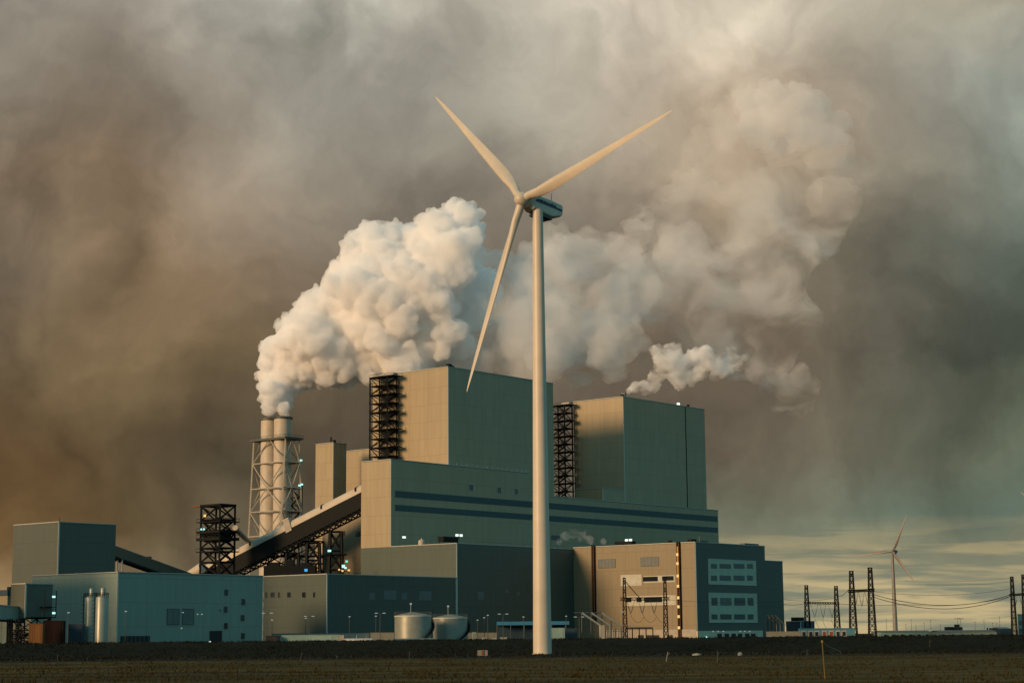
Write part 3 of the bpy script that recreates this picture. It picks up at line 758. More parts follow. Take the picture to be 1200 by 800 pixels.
# bright blue canopy behind the column
a, b = atY(582, 728, 640), atY(667, 727, 640)
t = thing('canopy', 'bright blue canopy roof on posts behind the turbine column', 'canopy', (a.x, a.y, 0)); w = b.x - a.x; h = a.z
MB().box(0, w, 0, 6, h - 1.2, h).build('roof', BLUE, t)
for k in range(6): MB().bar((w * (k + .03) / 5.3, .3, 0), (w * (k + .03) / 5.3, .3, h - 1.2), .22).build('post', GALVD, t)
MB().box(.2, w - .2, 5, 5.3, 0, h - 1.25).build('back_wall', NAVY, t)
container('container', 'grey green container right of the turbine column', (646, 735.5, 661.5, 752), 600, GREENB)
container('container', 'navy container right of the grey green one', (662, 736, 676, 752), 606, NAVY)
container('crate', 'small pale crate on end beside the sloping pipe frames', (703.6, 732.3, 708, 747), 596, CONC, 'crate', 1.2, door=False)
for i, (x0, x1, yb) in enumerate(((681.8, 703, 732), (693, 715, 732.8), (705, 727.3, 733.6))):
    Y = 612 + i * 3
    p, q = atY(x0, 717.6, Y), atY(x1, yb, Y)
    t = thing('pipe_support', ('first', 'second', 'third')[i] + ' of three pale sloping pipe frames in front of the beige wall, from the left', 'pipe frame', (p.x, p.y, 0), 0, 'sloping pipe frames')
    d = q - p
    MB().bar((0, 0, p.z), (d.x, 0, q.z), .42).build('rail', GALV, t)
    MB().bar((d.x, 0, 0), (d.x, 0, q.z), .3).build('post', GALV, t); MB().bar((0, .1, 0), (0, .1, p.z - .1), .28).build('post', GALVD, t)
    MB().bar((-2.5, 0, p.z), (0, 0, p.z), .25).bar((d.x * .5, .1, 0), (d.x * .5, .1, (p.z + q.z) / 2), .2).build('strut', GALVD, t)
for i, (x0, x1) in enumerate(((899, 910), (903, 914), (907, 918))):
    Y = 690
    p, q = atY(x0, 720.5, Y), atY(x1, 731, Y); d = q - p
    t = thing('pipe_support', ('first', 'second', 'third')[i] + ' of three dark sloping frames at the foot of the deep-teal annex, from the left', 'pipe frame', (p.x, p.y - i, 0), 0, 'dark sloping frames')
    MB().bar((0, 0, p.z), (d.x, 0, q.z), .42).build('rail', GALVD, t); MB().bar((d.x, 0, 0), (d.x, 0, q.z), .3).build('post', GALVD, t); MB().bar((0, 0, 0), (0, 0, p.z), .3).build('post', STEEL, t)
wall('yard_wall', 'low dark wall at the foot of the deep-teal annex', (898, 740), (938, 739.6), 680, CONCD)
mb = MB(); a, b = atY(708, 736, 625), atY(731, 735.7, 625); w = b.x - a.x
t = thing('guard_fence', 'low row of pale posts between pipe frames and portal mast', 'fence', (a.x, a.y, 0))
for k in range(8): MB().bar((w * k / 7, 0, 0), (w * k / 7, 0, a.z - .6 * (k % 2)), .28).build('post', CONC if k % 2 else GALVD, t)
MB().bar((0, 0, a.z - 1), (w, 0, a.z - 1), .16).build('rail', GALVD, t)
a, b = atY(733, 735.5, 628), atY(765, 734.8, 628); w = b.x - a.x
t = thing('pipe_bridge', 'thin pipe bridge at the foot of the beige wall', 'pipe', (a.x, a.y, 0))
MB().bar((0, 0, a.z), (w, 0, a.z), .45).build('pipe', GALVD, t)
for k in range(5): MB().bar((w * k / 4, 0, 0), (w * k / 4, 0, a.z - .2), .25).build('post', STEEL, t)

# ================================================================ lattice masts and portals of the switchyard
def portal(name, label, masts, beam_y, Y, hb, strings=(), toparm=True, wl=.22):
    p = [atY(x, y, Y) for x, y in masts]
    t = thing(name, label, 'portal', (p[0].x, p[0].y, 0))
    for q in p:
        m = MB(); legs = []; br = MB()
        lattice(legs, (q.x - p[0].x, 0), hb, hb, hb * .42, hb * .42, q.z, max(7, int(q.z / 2.6)), wl, wl * .5, br)
        for l in legs: l.build('leg', STEEL, t)
        br.build('brace', STEEL, t)
        MB().box(q.x - p[0].x - hb * .6, q.x - p[0].x + hb * .6, -hb * .5, hb * .5, q.z, q.z + .35).build('mast_cap', STEEL, t)
    z = [atY(x, y, Y).z for (x, _), y in zip(masts, beam_y)]
    A, Bq = Vector((-1.5, 0, z[0])), Vector((p[1].x - p[0].x + 1.5, 0, z[1])); n = 14; mb = MB()
    for dy in (-.5, .5):
        for dz in (-.45, .45): mb.bar(A + Vector((0, dy, dz)), Bq + Vector((0, dy, dz)), wl * .6)
    for k in range(n):
        a, b = A.lerp(Bq, k / n), A.lerp(Bq, (k + 1) / n)
        for dy in (-.5, .5): mb.bar(a + Vector((0, dy, -.45)), b + Vector((0, dy, .45)), wl * .4); mb.bar(a + Vector((0, dy, .45)), b + Vector((0, dy, -.45)), wl * .4)
    mb.build('crossbeam', STEEL, t)
    for (f0, f1, fy) in strings:                                # V strings of insulators hung from the beam
        a, b = A.lerp(Bq, f0), A.lerp(Bq, f1); c = (a + b) / 2 - Z * fy; g = MB()
        for e in (a, b):
            g.bar(e, c, .09); d = c - e
            for k in range(1, 9): pp = e + d * (.45 + .05 * k); g.tube(pp, pp + d.normalized() * .16, .19, .19, 6)
        g.build('insulator', RUST if False else GALVD, t)
    return t, A + p[0] - Z * p[0].z, Bq + p[0] - Z * p[0].z, [Vector((q.x, q.y, q.z)) for q in p]
P0 = portal('switchyard_portal', 'black lattice portal standing in front of the beige side wall', ((731.5, 677.5), (779, 676)), (701.5, 701), 618, .8, ((.12, .3, 5), (.36, .52, 5), (.6, .76, 5)))
P1 = portal('switchyard_portal', 'lower far lattice portal right of the deep-teal annex', ((944.8, 686), (979.6, 687)), (706, 706.5), 955, 1.55, ((.18, .40, 7.5), (.44, .62, 8), (.68, .88, 7.5)), wl=.30)
P2 = portal('switchyard_portal', 'tall near lattice portal left of the distant turbine', ((997.5, 669.5), (1019.5, 665.5)), (692.5, 691), 750, 1.5, ((.15, .38, 6), (.38, .62, 6.5), (.62, .85, 6)), wl=.30)
P3 = portal('switchyard_portal', 'tall lattice portal at the far right edge', ((1185.6, 676), (1198.8, 673.5)), (697, 695.5), 850, 1.2, ((.2, .45, 5), (.55, .8, 5)), wl=.30)

def cable(label, p, q, sag, r=.05, group='slack power cables of the switchyard', n=24):
    pts = []
    for k in range(n + 1):
        f = k / n; c = Vector(p).lerp(Vector(q), f); c.z -= 4 * sag * f * (1 - f); pts.append(c)
    return tag(MB().path(pts, r, 5).build('power_cable', STEEL), label, 'power cable', group)
def dn(v, d): return Vector(v) - Z * d
for k, (dz, s) in enumerate(((.5, 4.4), (1.4, 5.0))):
    cable('thick slack cable strung from the tall near portal to the far right portal', P2[2] + Vector((0, k * 1.2, -dz - 1.5)), P3[1] + Vector((0, k * 1.2, -dz + .6)), s, .13, 'thick cables to the far right portal')
cable('thin upper cable from mast top to mast top, near portal to far right', P2[3][1] - Z * 9.2, P3[3][0] - Z * 5, 2.4, .06)
cable('thin top cable sagging in front of the bright horizon clouds', atY(1060, 681, 830), P3[3][0] - Z * .4, .8, .05)
cable('thin cable rising slightly to the far right mast below its top', atY(1085, 684.5, 880), P3[3][0] - Z * 2, .8, .05)
cable('cable linking the low far portal to the tall near portal', P1[2] + Z * 3.6, P2[1] + Z * .6, .6, .11)
cable('short cable bowed between the masts of the tall near portal', P2[1] + Z * .5, P2[2] + Z * .6, .5, .15)
cable('lower thin cable running right from the low far portal past the near masts', P1[2] - Z * .3, atY(1060, 707.5, 900), .7, .09)
cable('lower thin cable running on to the far right portal', atY(1060, 707.5, 900), P3[1] - Z * .6, 2.2, .08)
cable('thin cable from the deep-teal annex to the low far portal', atY(918, 707.5, 760), P1[1] - Z * .2, .6, .06)
cable('upper thin cable from the deep-teal annex to the mast of the low far portal', atY(918, 702, 760), P1[2] + Z * 3.6, 1.4, .06)
for k, x in enumerate((.3, .5, .75)):
    p = P1[1].lerp(P1[2], x)
    cable(('left', 'middle', 'right')[k] + ' dropper cable hanging below the low far portal', p - Z * 8, p + Vector((3, 0, -13.5)), 1.2, .07, 'dropper cables below the low far portal')
cable('long thin cable crossing the front of the office block', P0[2] - Z * .4, atY(918, 704, 700), .8, .04)
cable('thin diagonal stay from portal mast top down to its beam', P0[3][0] - Z * .4, P0[1].lerp(P0[2], .42), .2, .14, 'stays of the portal before the beige wall')
for k in range(3):
    p = P0[1].lerp(P0[2], (.2, .45, .7)[k]) - Z * 5
    cable(('left', 'middle', 'right')[k] + ' slack dropper hanging under the portal before the beige wall', p, p + Vector((4.5, 0, -1)), 2.2, .05, 'droppers under the portal before the beige wall')

# ================================================================ lamp posts
def lamp_post(px, ytop, Y, heads, label, grp='lamp posts in the yard', lit=LDIM):
    p = atY(px, ytop, Y); t = thing('street_lamp', label, 'street lamp', (p.x, p.y, 0), 0, grp)
    MB().tube((0, 0, 0), (0, 0, p.z), .14, .08, 8).build('post', GALVD, t)
    if heads == 2:
        for s in (-1, 1):
            MB().bar((0, 0, p.z - .05), (s * 1.2, 0, p.z + .1), .09).build('arm', GALVD, t)
            MB().box(s * 1.2 - .45, s * 1.2 + .45, -.2, .2, p.z + .05, p.z + .28).build('lamp_head', lit, t)
    else:
        MB().box(-.3, .3, -.35, .2, p.z + .01, p.z + .3).build('lamp_head', lit, t)
    return t
for px, y, Y, hd, lab in (
    (80.3, 718, 535, 1, 'slim lamp post left of the twin silos'),
    (147.5, 716.5, 556, 1, 'slim lamp post in front of the corner of the long teal hall'),
    (313.4, 718.6, 565, 2, 'twin-headed lamp post beside the right end of the teal hall'),
    (318.8, 726.6, 600, 1, 'single lamp post just right of the teal hall'),
    (362.3, 722.2, 600, 2, 'twin-headed lamp post before the row of six small windows'),
    (358.3, 724.5, 640, 1, 'single lamp post before the row of six small windows'),
    (409.6, 722.6, 610, 1, 'single lamp post above the white gas vessel'),
    (445.5, 718.6, 568, 2, 'twin-headed lamp post left of the storage tanks'),
    (440.5, 722, 612, 1, 'single lamp post left of the storage tanks, behind the twin-headed one'),
    (559.6, 726.6, 640, 1, 'short lamp post right of the right storage tank'),
    (567.4, 723.8, 620, 1, 'left lamp post of the close pair between tanks and canopy'),
    (571.6, 721, 600, 1, 'right lamp post of the close pair between tanks and canopy'),
    (589.5, 719.6, 585, 2, 'twin-headed lamp post standing before the blue canopy'),
    (613.4, 723, 600, 1, 'single lamp post before the blue canopy, left of the turbine column'),
    (663.5, 722, 640, 1, 'lamp post rising behind the blue canopy, right of the turbine column'),
    (678.6, 723, 590, 2, 'twin-headed lamp post left of the three pale pipe frames'),
    (729.5, 717, 600, 1, 'lamp post directly left of the portal mast before the beige wall'),
): lamp_post(px, y, Y, hd, lab)
for px, y, w_ in ((567.5, 748, 1.6), (578.5, 748.3, 1.6), (590, 748, 2.2), (555.5, 742, 1.2)):
    p = atY(px, y - 1.5, 590)
    t = thing('transformer_box', {567.5: 'pale cabinet at the foot of the close pair of lamp posts', 578.5: 'low pale cabinet between the paired and the twin-headed lamp posts', 590: 'wide pale cabinet at the foot of the twin-headed lamp post', 555.5: 'upright green cabinet just right of the right storage tank'}[px], 'cabinet', (p.x, p.y, 0))
    MB().box(-w_ / 2, w_ / 2, 0, 1, .1, p.z).build('cabinet', GREENB if px == 555.5 else CONC, t, bevel=.04); MB().box(-w_ / 2 - .1, w_ / 2 + .1, -.1, 1.1, p.z + .003, p.z + .12).build('lid', CONCD, t)
    MB().box(-w_ * .3, w_ * .3, -.05, -.003, .3, p.z - .25).build('door', CONCD, t)

# ================================================================ right-hand background
t = B('shed', 'dark flat-roofed shed behind the low far portal', 'building', (938, 728), 1000, (921, 729), (954.5, 729.5), NAVY)
MB().box(2, 9, 3, 7, t.h + .43, t.h + 2.4).build('roof_unit', STEEL, t.root)
a = atY(937, 736.5, 700); b = atY(1002, 735.8, 700); w = b.x - a.x
t = thing('site_cabin', 'long blue site cabin with white and orange window frames', 'cabin', (a.x, a.y, 0))
CABIN = mat('faded blue cabin sheet', (.08, .20, .24), .5)
MB().box(0, w, 0, 3, .1, a.z).build('wall', CABIN, t); MB().box(-.15, w + .15, -.2, 3.2, a.z + .003, a.z + .22).build('roof', BLUE, t)
OR = mat('orange paint', (.22, .055, .025), .5)
for k, (x, m) in enumerate(((942, FLUE), (950, FLUE), (957, CONC), (966, OR), (974, OR), (982, FLUE), (989, FLUE))):
    xx = (atY(x, 740, 700) - a).x
    f = MB().box(xx - .95, xx + .95, -.1, -.003, a.z * .42, a.z * .88).build('window_frame', CONC, t)
    MB().box(xx - .6, xx + .6, -.15, -.103, a.z * .52, a.z * .80).build('pane', m if m is OR else GLASS, f)
def far_shed(px0, px1, y, Y, label, m, h2=.5):
    a, b = atY(px0, y, Y), atY(px1, y, Y); w = b.x - a.x
    t = thing('shed', label, 'building', (a.x, a.y, 0))
    MB().box(0, w, 0, 25, 0, a.z).build('wall', m, t)
    MB().add([(0, -.3, a.z + .01), (w, -.3, a.z + .01), (w, 25.3, a.z + .01), (0, 25.3, a.z + .01), (0, 12.5, a.z + h2), (w, 12.5, a.z + h2)], [(0, 1, 5, 4), (2, 3, 4, 5), (0, 4, 3), (1, 2, 5), (0, 3, 2, 1)]).build('roof', GALVD, t)
    for k in range(6): MB().box(w * (k + .3) / 6, w * (k + .6) / 6, -.1, -.003, a.z * .3, a.z * .7).build('window', GLASS, t)
    return t
far_shed(1033, 1092, 740.4, 1100, 'low pale green shed at the foot of the distant turbine', GREENB, 1)
far_shed(1100, 1168, 740.2, 1000, 'low pale shed with teal front, right of the distant turbine', TEAL, 1)
far_shed(1172, 1186, 736.5, 1050, 'small dark shed left of the far right portal', NAVY, 1)
t = B('control_house', 'square teal house with dark openings behind the far right portal', 'building', (1192, 720), 960, (1186, 720.6), (1215, 721), TEAL)
t.feat('R', (1194, 727, 1201, 732), 'window', GLASS, .1); t.feat('R', (1194, 736, 1201, 741), 'door', GLASS, .1)
p = atY(1109.5, 734, 1050); q = atY(1128, 734, 1050); w = q.x - p.x
t = thing('coal_loader', 'dark excavating machine silhouetted on the horizon', 'machine', (p.x, p.y, 0))
MB().box(0, w * .42, 0, 6, p.z * .35, p.z).build('cab', BLACK, t); MB().box(w * .45, w, 0, 6, p.z * .35, p.z * .98).build('engine_house', BLACK, t)
MB().box(.5, w - .5, -.5, 6.5, 0, p.z * .34).build('track', STEEL, t); MB().box(w * .6, w * .85, 1, 5, p.z * .985, p.z + 1.3).build('exhaust', BLACK, t)
for k, x in enumerate((1122.2, 1125.6)):
    lamp_post(x, 724.6, 1040, 2, ('left', 'right')[k] + ' one of two tall floodlight masts above the dark excavating machine', 'floodlight masts on the horizon', GALVD)
for x, y, lab in ((1038.5, 726, 'horizon lamp post just left of the distant turbine column'), (1061.5, 731.5, 'small horizon lamp post close right of the distant turbine column'), (1067.8, 726, 'horizon lamp post second right of the distant turbine column'),
    (1083, 730, 'short horizon lamp post halfway between distant turbine and excavating machine'), (1090.5, 726.5, 'tall horizon lamp post halfway between distant turbine and excavating machine'), (1102, 732, 'short horizon lamp post left of the excavating machine'),
    (1142.5, 728.5, 'first horizon lamp post right of the excavating machine'), (1153, 727, 'second horizon lamp post right of the excavating machine'), (1163.3, 730, 'third horizon lamp post right of the excavating machine'), (1171.2, 723, 'tallest horizon lamp post, left of the far right portal'), (1168.2, 730.5, 'short horizon post beside the tallest one')):
    lamp_post(x, y, 1150, 1, lab, 'lamp posts on the horizon', GALVD)
for i, x in enumerate((1157.2, 1160.5, 1164.5, 1174, 1177.5)):
    p = atY(x, 736, 1120); t = thing('bollard', 'short upright post in the row left of the far right portal', 'post', (p.x, p.y, 0), 0, 'short posts on the horizon')
    MB().tube((0, 0, 0), (0, 0, p.z), .45, .4, 8).build('post', STEEL, t); MB().tube((0, 0, p.z), (0, 0, p.z + .4), .6, .5, 8).build('cap', STEEL, t)
p = atY(1073.3, 732, 1100); t = thing('street_lamp', 'one lit lamp shining on the horizon near the distant turbine', 'street lamp', (p.x, p.y, 0))
MB().tube((0, 0, 0), (0, 0, p.z), .14, .1, 8).build('post', GALVD, t); MB().lathe([(.1, p.z), (.45, p.z + .4), (.1, p.z + .9)], 12).build('lamp_head', LDIM, t)

# ================================================================ field furniture
p, q = atZ(967.3, 794), atY(963.6, 752.2, 159)
t = thing('marker_pole', 'leaning yellow marker pole in the field', 'pole', (p.x, p.y, 0))
YEL = mat('yellow paint', (.22, .155, .035), .7)
MB().tube((0, 0, -.3), (q.x - p.x, q.y - p.y, q.z), .065, .05, 10).build('pole', YEL, t); MB().lathe([(.09, q.z - .02), (.1, q.z + .14), (.02, q.z + .2)], 10, (q.x - p.x, q.y - p.y)).build('cap', YEL, t)
tag(MB().path([q - Z * .02, q.lerp(atY(983.8, 762.3, 162), .5) - Z * .06, atY(983.8, 762.3, 162), atY(985, 764.5, 162.2)], .016, 6).build('marker_rope', CONC), 'pale rope trailing from the yellow marker pole', 'rope')
p = atZ(565.5, 769.3); pt = atY(565.5, 761.3, p.y)
t = thing('warning_board', 'small white and orange striped board at the foot of the bank', 'sign', (p.x, p.y, 0)); h = pt.z; w = 12 / 2177 * p.y
MB().box(-w / 2, w / 2, 0, .12, .25, h).build('board', CONCD, t)
for x in (-w * .30, w * .30): MB().bar((x, .2, -.1), (x, .2, h * .8), .08).build('post', GALVD, t)
for x, ww, m in ((-.10, .16, OR), (.10, .10, MAROON)): MB().box(w * x, w * (x + ww), -.02, -.002, .3, h - .05).build('stripe', m, t)
for i, (x, y1, y0, lab) in enumerate(((67.2, 766, 773, 'lone dry stalk far left, at the foot of the dark bank'), (351.8, 763.5, 772.5, 'leaning stake at the foot of the bank below the pale green shed'), (394, 768.3, 771.5, 'short stake at the foot of the bank below the white vessel'),
        (479.5, 762.5, 772, 'stake at the foot of the bank below the left storage tank'), (780.5, 763, 774, 'leaning twig in the field below the portal before the beige wall'), (840.5, 761.5, 777, 'slim stake in the field below the window panels'), (945.6, 760, 767, 'stake at the foot of the bank left of the yellow pole'), (1089.5, 748, 758, 'slim pole on the bank right of the distant turbine'))):
    p = atZ(x, y0) if y0 > 762 else atY(x, y0, 430); q = atY(x + (2 if 'lean' in lab else .2), y1, p.y)
    tag(MB().tube(p - Z * .2, q, .05, .03, 6).tube(p.lerp(q, .6), p.lerp(q, .8) + Vector((.35, 0, .1)), .025, .015, 5).build('stake', GALVD if 'twig' not in lab else CONC), lab, 'stake', 'stakes at the foot of the bank')
p = atZ(867.5, 768); t = MB().lathe([(.02, 0), (.42, .05), (.5, .3), (.3, .6), (.05, .68)], 12).build('field_stone', CONCD, None, True); t.location = p; tag(t, 'small whitish stone at the foot of the bank below the office block', 'stone')
p = atZ(816.5, 767.8); t = MB().lathe([(.02, 0), (.8, .05), (.9, .25), (.3, .42), (.05, .45)], 12).build('field_stone', CONC, None, True); t.location = p; tag(t, 'flat grey stone left of the whitish one', 'stone')
# ================================================================ wind turbines
PSI, TAU, RLEN, CONE = .77311, .13159, 44.73, .0192
def blade_mesh(Rl):
    """one blade along +Z, leading edge along +X, thickness along Y"""
    st = [(1.0, 1.9, 1.0, 60), (2.6, 1.9, 1.0, 50), (5, 2.2, .70, 24), (8, 2.6, .45, 18), (11, 2.72, .36, 15), (15, 2.5, .29, 11), (21, 2.15, .24, 7), (28, 1.65, .21, 4), (35, 1.2, .19, 2), (40, .85, .18, 1), (43, .5, .15, -.5), (44.3, .25, .15, -.5), (44.73, .06, .2, -.5)]
    n = 20; mb = MB(); vs = []; fs = []
    for z, c, th, tw in st:
        tw = min(tw, 22)
        for k in range(n):
            t = 2 * math.pi * k / n
            if th > .9: x, y = .5 * c * math.cos(t), .5 * c * math.sin(t)
            else:
                u = .5 * (1 + math.cos(t)); yt = th * c * (1.55 * (math.sqrt(max(u, 0)) * .95 - u * .55 - u * u * .4)) 
                x = c * (.32 - u) if False else c * (.30 - (1 - u)) + 0
                u2 = 1 - u; yt = th * c * 1.25 * (1.4845 * math.sqrt(u2) - .63 * u2 - 1.758 * u2**2 + 1.4215 * u2**3 - .5075 * u2**4)
                x = c * (.30 - u2); y = (yt if t < math.pi else -yt * .8)
            a = R(tw); vs.append((x * math.cos(a) - y * math.sin(a), x * math.sin(a) + y * math.cos(a) + .0009 * z * z * .0, z * Rl / 44.73))
    for i in range(len(st) - 1):
        for k in range(n): fs.append((i*n+k, i*n+(k+1) % n, (i+1)*n+(k+1) % n, (i+1)*n+k))
    fs += [tuple(range(n)), tuple(range((len(st)-1)*n, len(st)*n))]
    mb.add(vs, fs); return mb
def turbine(label, base, hub, psi, tau, theta, Rl=RLEN, rb=2.02, rt=1.16, cone=CONE, WHITE=WHITE):
    t = thing('wind_turbine', label, 'wind turbine', base)
    a = Vector((-math.sin(psi) * math.cos(tau), -math.cos(psi) * math.cos(tau), math.sin(tau)))
    h = Vector((math.cos(psi), -math.sin(psi), 0)); w = a.cross(h)
    if w.z < 0: w = -w
    hb = hub - base
    # the tower carries the nacelle: its top lies on the rotor axis behind the hub
    topc = Vector((0, 0, hb.z - 1.9))
    n = 12; prof = []
    for k in range(n + 1):
        f = k / n; prof.append((rb + (rt - rb) * f, topc.z * f))
    MB().lathe(prof, 48).build('tower', WHITE, t, True)
    fl = MB()
    for f in (.27, .60): r = rb + (rt - rb) * f; fl.lathe([(r + .003, topc.z * f - .08), (r + .03, topc.z * f - .07), (r + .03, topc.z * f + .07), (r + .003, topc.z * f + .08)], 48)
    fl.build('flange_ring', WHITE, t)
    MB().lathe([(rb + .35, -.4), (rb + .35, .0), (rb + .2, .06)], 32).build('foundation', CONCD, t)
    MB().box(-.45, .45, rb - .3, rb + .09, .8, 3.0).build('door', GALV, t)
    # nacelle: axis frame x = forward (towards the rotor)
    x = a; y = w.cross(x).normalized(); z = x.cross(y).normalized()
    Mx = Matrix((x, y, z)).transposed().to_4x4(); Mx.translation = hb
    def sect(xx, hw_, z0, z1, c): return [(xx, -hw_, z0 + c), (xx, -hw_ + c, z0), (xx, hw_ - c, z0), (xx, hw_, z0 + c), (xx, hw_, z1 - c * .5), (xx, hw_ - c * .5, z1), (xx, -hw_ + c * .5, z1), (xx, -hw_, z1 - c * .5)]
    se = [sect(-1.4, 1.25, -1.3, 1.3, .5), sect(-2.4, 1.72, -1.75, 1.75, .35), sect(-8.2, 1.8, -2.0, 1.85, .3), sect(-11.0, 1.75, -1.1, 1.75, .3), sect(-11.7, 1.5, -.6, 1.5, .3)]
    mb = MB(); vs = [p for s_ in se for p in s_]; fs = []
    for i in range(len(se) - 1):
        for k in range(8): fs.append((i*8+k, i*8+(k+1) % 8, (i+1)*8+(k+1) % 8, (i+1)*8+k))
    fs += [tuple(range(8)), tuple(range(len(se)*8-8, len(se)*8))]
    mb.add(vs, fs); na = mb.build('nacelle', WHITE, t, bevel=.06); na.matrix_local = Mx
    mb = MB()
    for s_ in (-1, 1):
        y0 = s_ * 1.86; mb.box(-11.2, -2.6, min(y0, y0 - s_ * .12), max(y0, y0 - s_ * .12), .22, .62)
    mb.build('side_stripe', NAVYP, na)
    mb = MB(); rr = random.Random(4); xx = -3.2                  # worn, unreadable wordmark along the stripe
    while xx > -9.0:
        ww = rr.uniform(.30, .62); zz = rr.choice((.95, 1.0, 1.12))
        for s_ in (-1, 1): y0 = s_ * 1.87; mb.box(xx - ww, xx, min(y0, y0 - s_ * .1), max(y0, y0 - s_ * .1), .624, zz)
        xx -= ww + rr.uniform(.10, .3)
    mb.build('wordmark', NAVYP, na)
    MB().box(-8.6, -3.9, -1.5, 1.5, -2.55, -2.003).build('belly', GALVD, na, bevel=.15)
    MB().tube((-9.2, 0, 1.8), (-9.2, 0, 4.3), .09, .05, 8).box(-9.4, -9.0, -.2, .2, 1.81, 2.5).build('wind_vane', STEEL, na)
    hm = MB().lathe([(1.55, -1.5), (1.68, -1.0), (1.72, 0), (1.6, .7), (1.25, 1.35), (.75, 1.75), (.05, 1.95)], 32); hm.v = [(z_, x_, y_) for x_, y_, z_ in hm.v]
    ho = hm.build('hub', WHITE, t, True); ho.matrix_local = Mx
    bm_ = blade_mesh(Rl)
    if WHITE is HAZEWHITE: bm_.v = [(x * 1.35, y * 1.35, z) for x, y, z in bm_.v]
    first = None
    for k in range(3):
        th = theta + k * 2 * math.pi / 3
        bz = (math.cos(cone) * (math.sin(th) * h + math.cos(th) * w) + math.sin(cone) * a).normalized()
        by = (a - bz * a.dot(bz)).normalized(); bx = by.cross(bz)
        if first is None: o = bm_.build('blade', WHITE, t, True); first = o
        else: o = first.copy(); COL.objects.link(o); o.parent = t
        Mb = Matrix((bx, by, bz)).transposed().to_4x4(); Mb.translation = hb; o.matrix_local = Mb
    return t
NAVYP = mat('navy wordmark paint', (.015, .03, .07), .5)
base = atZ(635.7, 765.6)
hub = atY(612, 234, base.y - 2)
# foot under the nacelle: the tower stands straight below a point 4.4 m behind the hub
ax_ = Vector((-math.sin(PSI), -math.cos(PSI), 0))
turbine('huge white wind turbine in front of the plant, rotor turned to the left', base, hub, PSI, TAU, -.79093)
fb = Vector((atY(1049.2, 735, 2160).x, 2160, 0)); fh = atY(1046, 645.5, 2157)
turbine('distant slim wind turbine right of the plant, on the horizon', fb, fh, .58, .05, R(24), 45.5, 2.9, 1.45, WHITE=HAZEWHITE)
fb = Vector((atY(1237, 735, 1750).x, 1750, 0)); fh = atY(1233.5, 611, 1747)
turbine('wind turbine mostly outside the frame, only a blade tip showing at the right edge', fb, fh, .70, .1, math.atan2(-44, 42), 44, 2.9, 1.45, WHITE=HAZEWHITE)
# ================================================================ ground
def ground_mat():
    m = bpy.data.materials.new('field and grass'); m.use_nodes = True; nt = m.node_tree; N = nt.nodes.new; L = nt.links.new
    b = nt.nodes['Principled BSDF']; b.inputs['Roughness'].default_value = .95; b.inputs['Specular IOR Level'].default_value = .1
    tc = N('ShaderNodeTexCoord')
    def nz(sx, sy, sc, det=5, rough=.6):
        mp = N('ShaderNodeMapping'); mp.inputs['Scale'].default_value = (sx, sy, 1); L(tc.outputs['Object'], mp.inputs['Vector'])
        n = N('ShaderNodeTexNoise'); n.inputs['Scale'].default_value = sc; n.inputs['Detail'].default_value = det; n.inputs['Roughness'].default_value = rough
        L(mp.outputs[0], n.inputs['Vector']); return n.outputs['Fac']
    rows = nz(.10, 1, .09, 6, .7); cl = nz(1, 1, .5, 6, .7); big = nz(.25, 1, .02, 3)
    def ramp(src, stops):
        r = N('ShaderNodeValToRGB'); L(src, r.inputs[0]); e = r.color_ramp.elements
        e[0].position, e[0].color = stops[0][0], (*stops[0][1], 1); e[1].position, e[1].color = stops[-1][0], (*stops[-1][1], 1)
        for p, c in stops[1:-1]: x = e.new(p); x.color = (*c, 1)
        return r.outputs[0]
    dry = ramp(rows, [(.40, (.018, .013, .0035)), (.5, (.052, .037, .008)), (.56, (.125, .084, .018)), (.68, (.032, .026, .011))])
    grn = ramp(cl, [(.35, (.020, .017, .004)), (.65, (.055, .039, .009))])
    mx = N('ShaderNodeMix'); mx.data_type = 'RGBA'; mx.blend_type = 'MIX'; mx.inputs['Factor'].default_value = .45; L(dry, mx.inputs['A']); L(grn, mx.inputs['B'])
    # beyond the field edge the ground is dark rough grass
    sp = N('ShaderNodeSeparateXYZ'); L(tc.outputs['Object'], sp.inputs[0])
    wob = N('ShaderNodeMath'); wob.operation = 'MULTIPLY_ADD'; L(nz(.2, 1, .06, 4), wob.inputs[0]); wob.inputs[1].default_value = 34; L(sp.outputs['Y'], wob.inputs[2])
    mr = N('ShaderNodeMapRange'); L(wob.outputs[0], mr.inputs['Value']); mr.inputs['From Min'].default_value = 345; mr.inputs['From Max'].default_value = 360
    m2 = N('ShaderNodeMix'); m2.data_type = 'RGBA'; L(mr.outputs[0], m2.inputs['Factor']); L(mx.outputs['Result'], m2.inputs['A'])
    L(ramp(cl, [(.35, (.006, .008, .005)), (.65, (.013, .015, .008))]), m2.inputs['B'])
    L(m2.outputs['Result'], b.inputs['Base Color'])
    bp = N('ShaderNodeBump'); bp.inputs['Strength'].default_value = .6; bp.inputs['Distance'].default_value = .4; L(cl, bp.inputs['Height']); L(bp.outputs[0], b.inputs['Normal'])
    return m
GM = ground_mat()
mb = MB(); S_ = 25000
xs = [-S_, -3000, -600] + [-300 + 12 * k for k in range(51)] + [600, 3000, S_]; ys = [-S_, -2000, 0] + [100 + 6 * k for k in range(56)] + [600, 1200, 3000, S_]
vs = []; fs = []
for y in ys:
    for x in xs:
        inn = -310 < x < 310 and 95 < y < 420
        z = (noise.noise(Vector((x * .03, y * .07, 3))) * .16 + noise.noise(Vector((x * .11, y * .22, 9))) * .09 - .12) if inn else -.02
        vs.append((x, y, z))
nx = len(xs)
for j in range(len(ys) - 1):
    for i in range(nx - 1): fs.append((j*nx+i, j*nx+i+1, (j+1)*nx+i+1, (j+1)*nx+i))
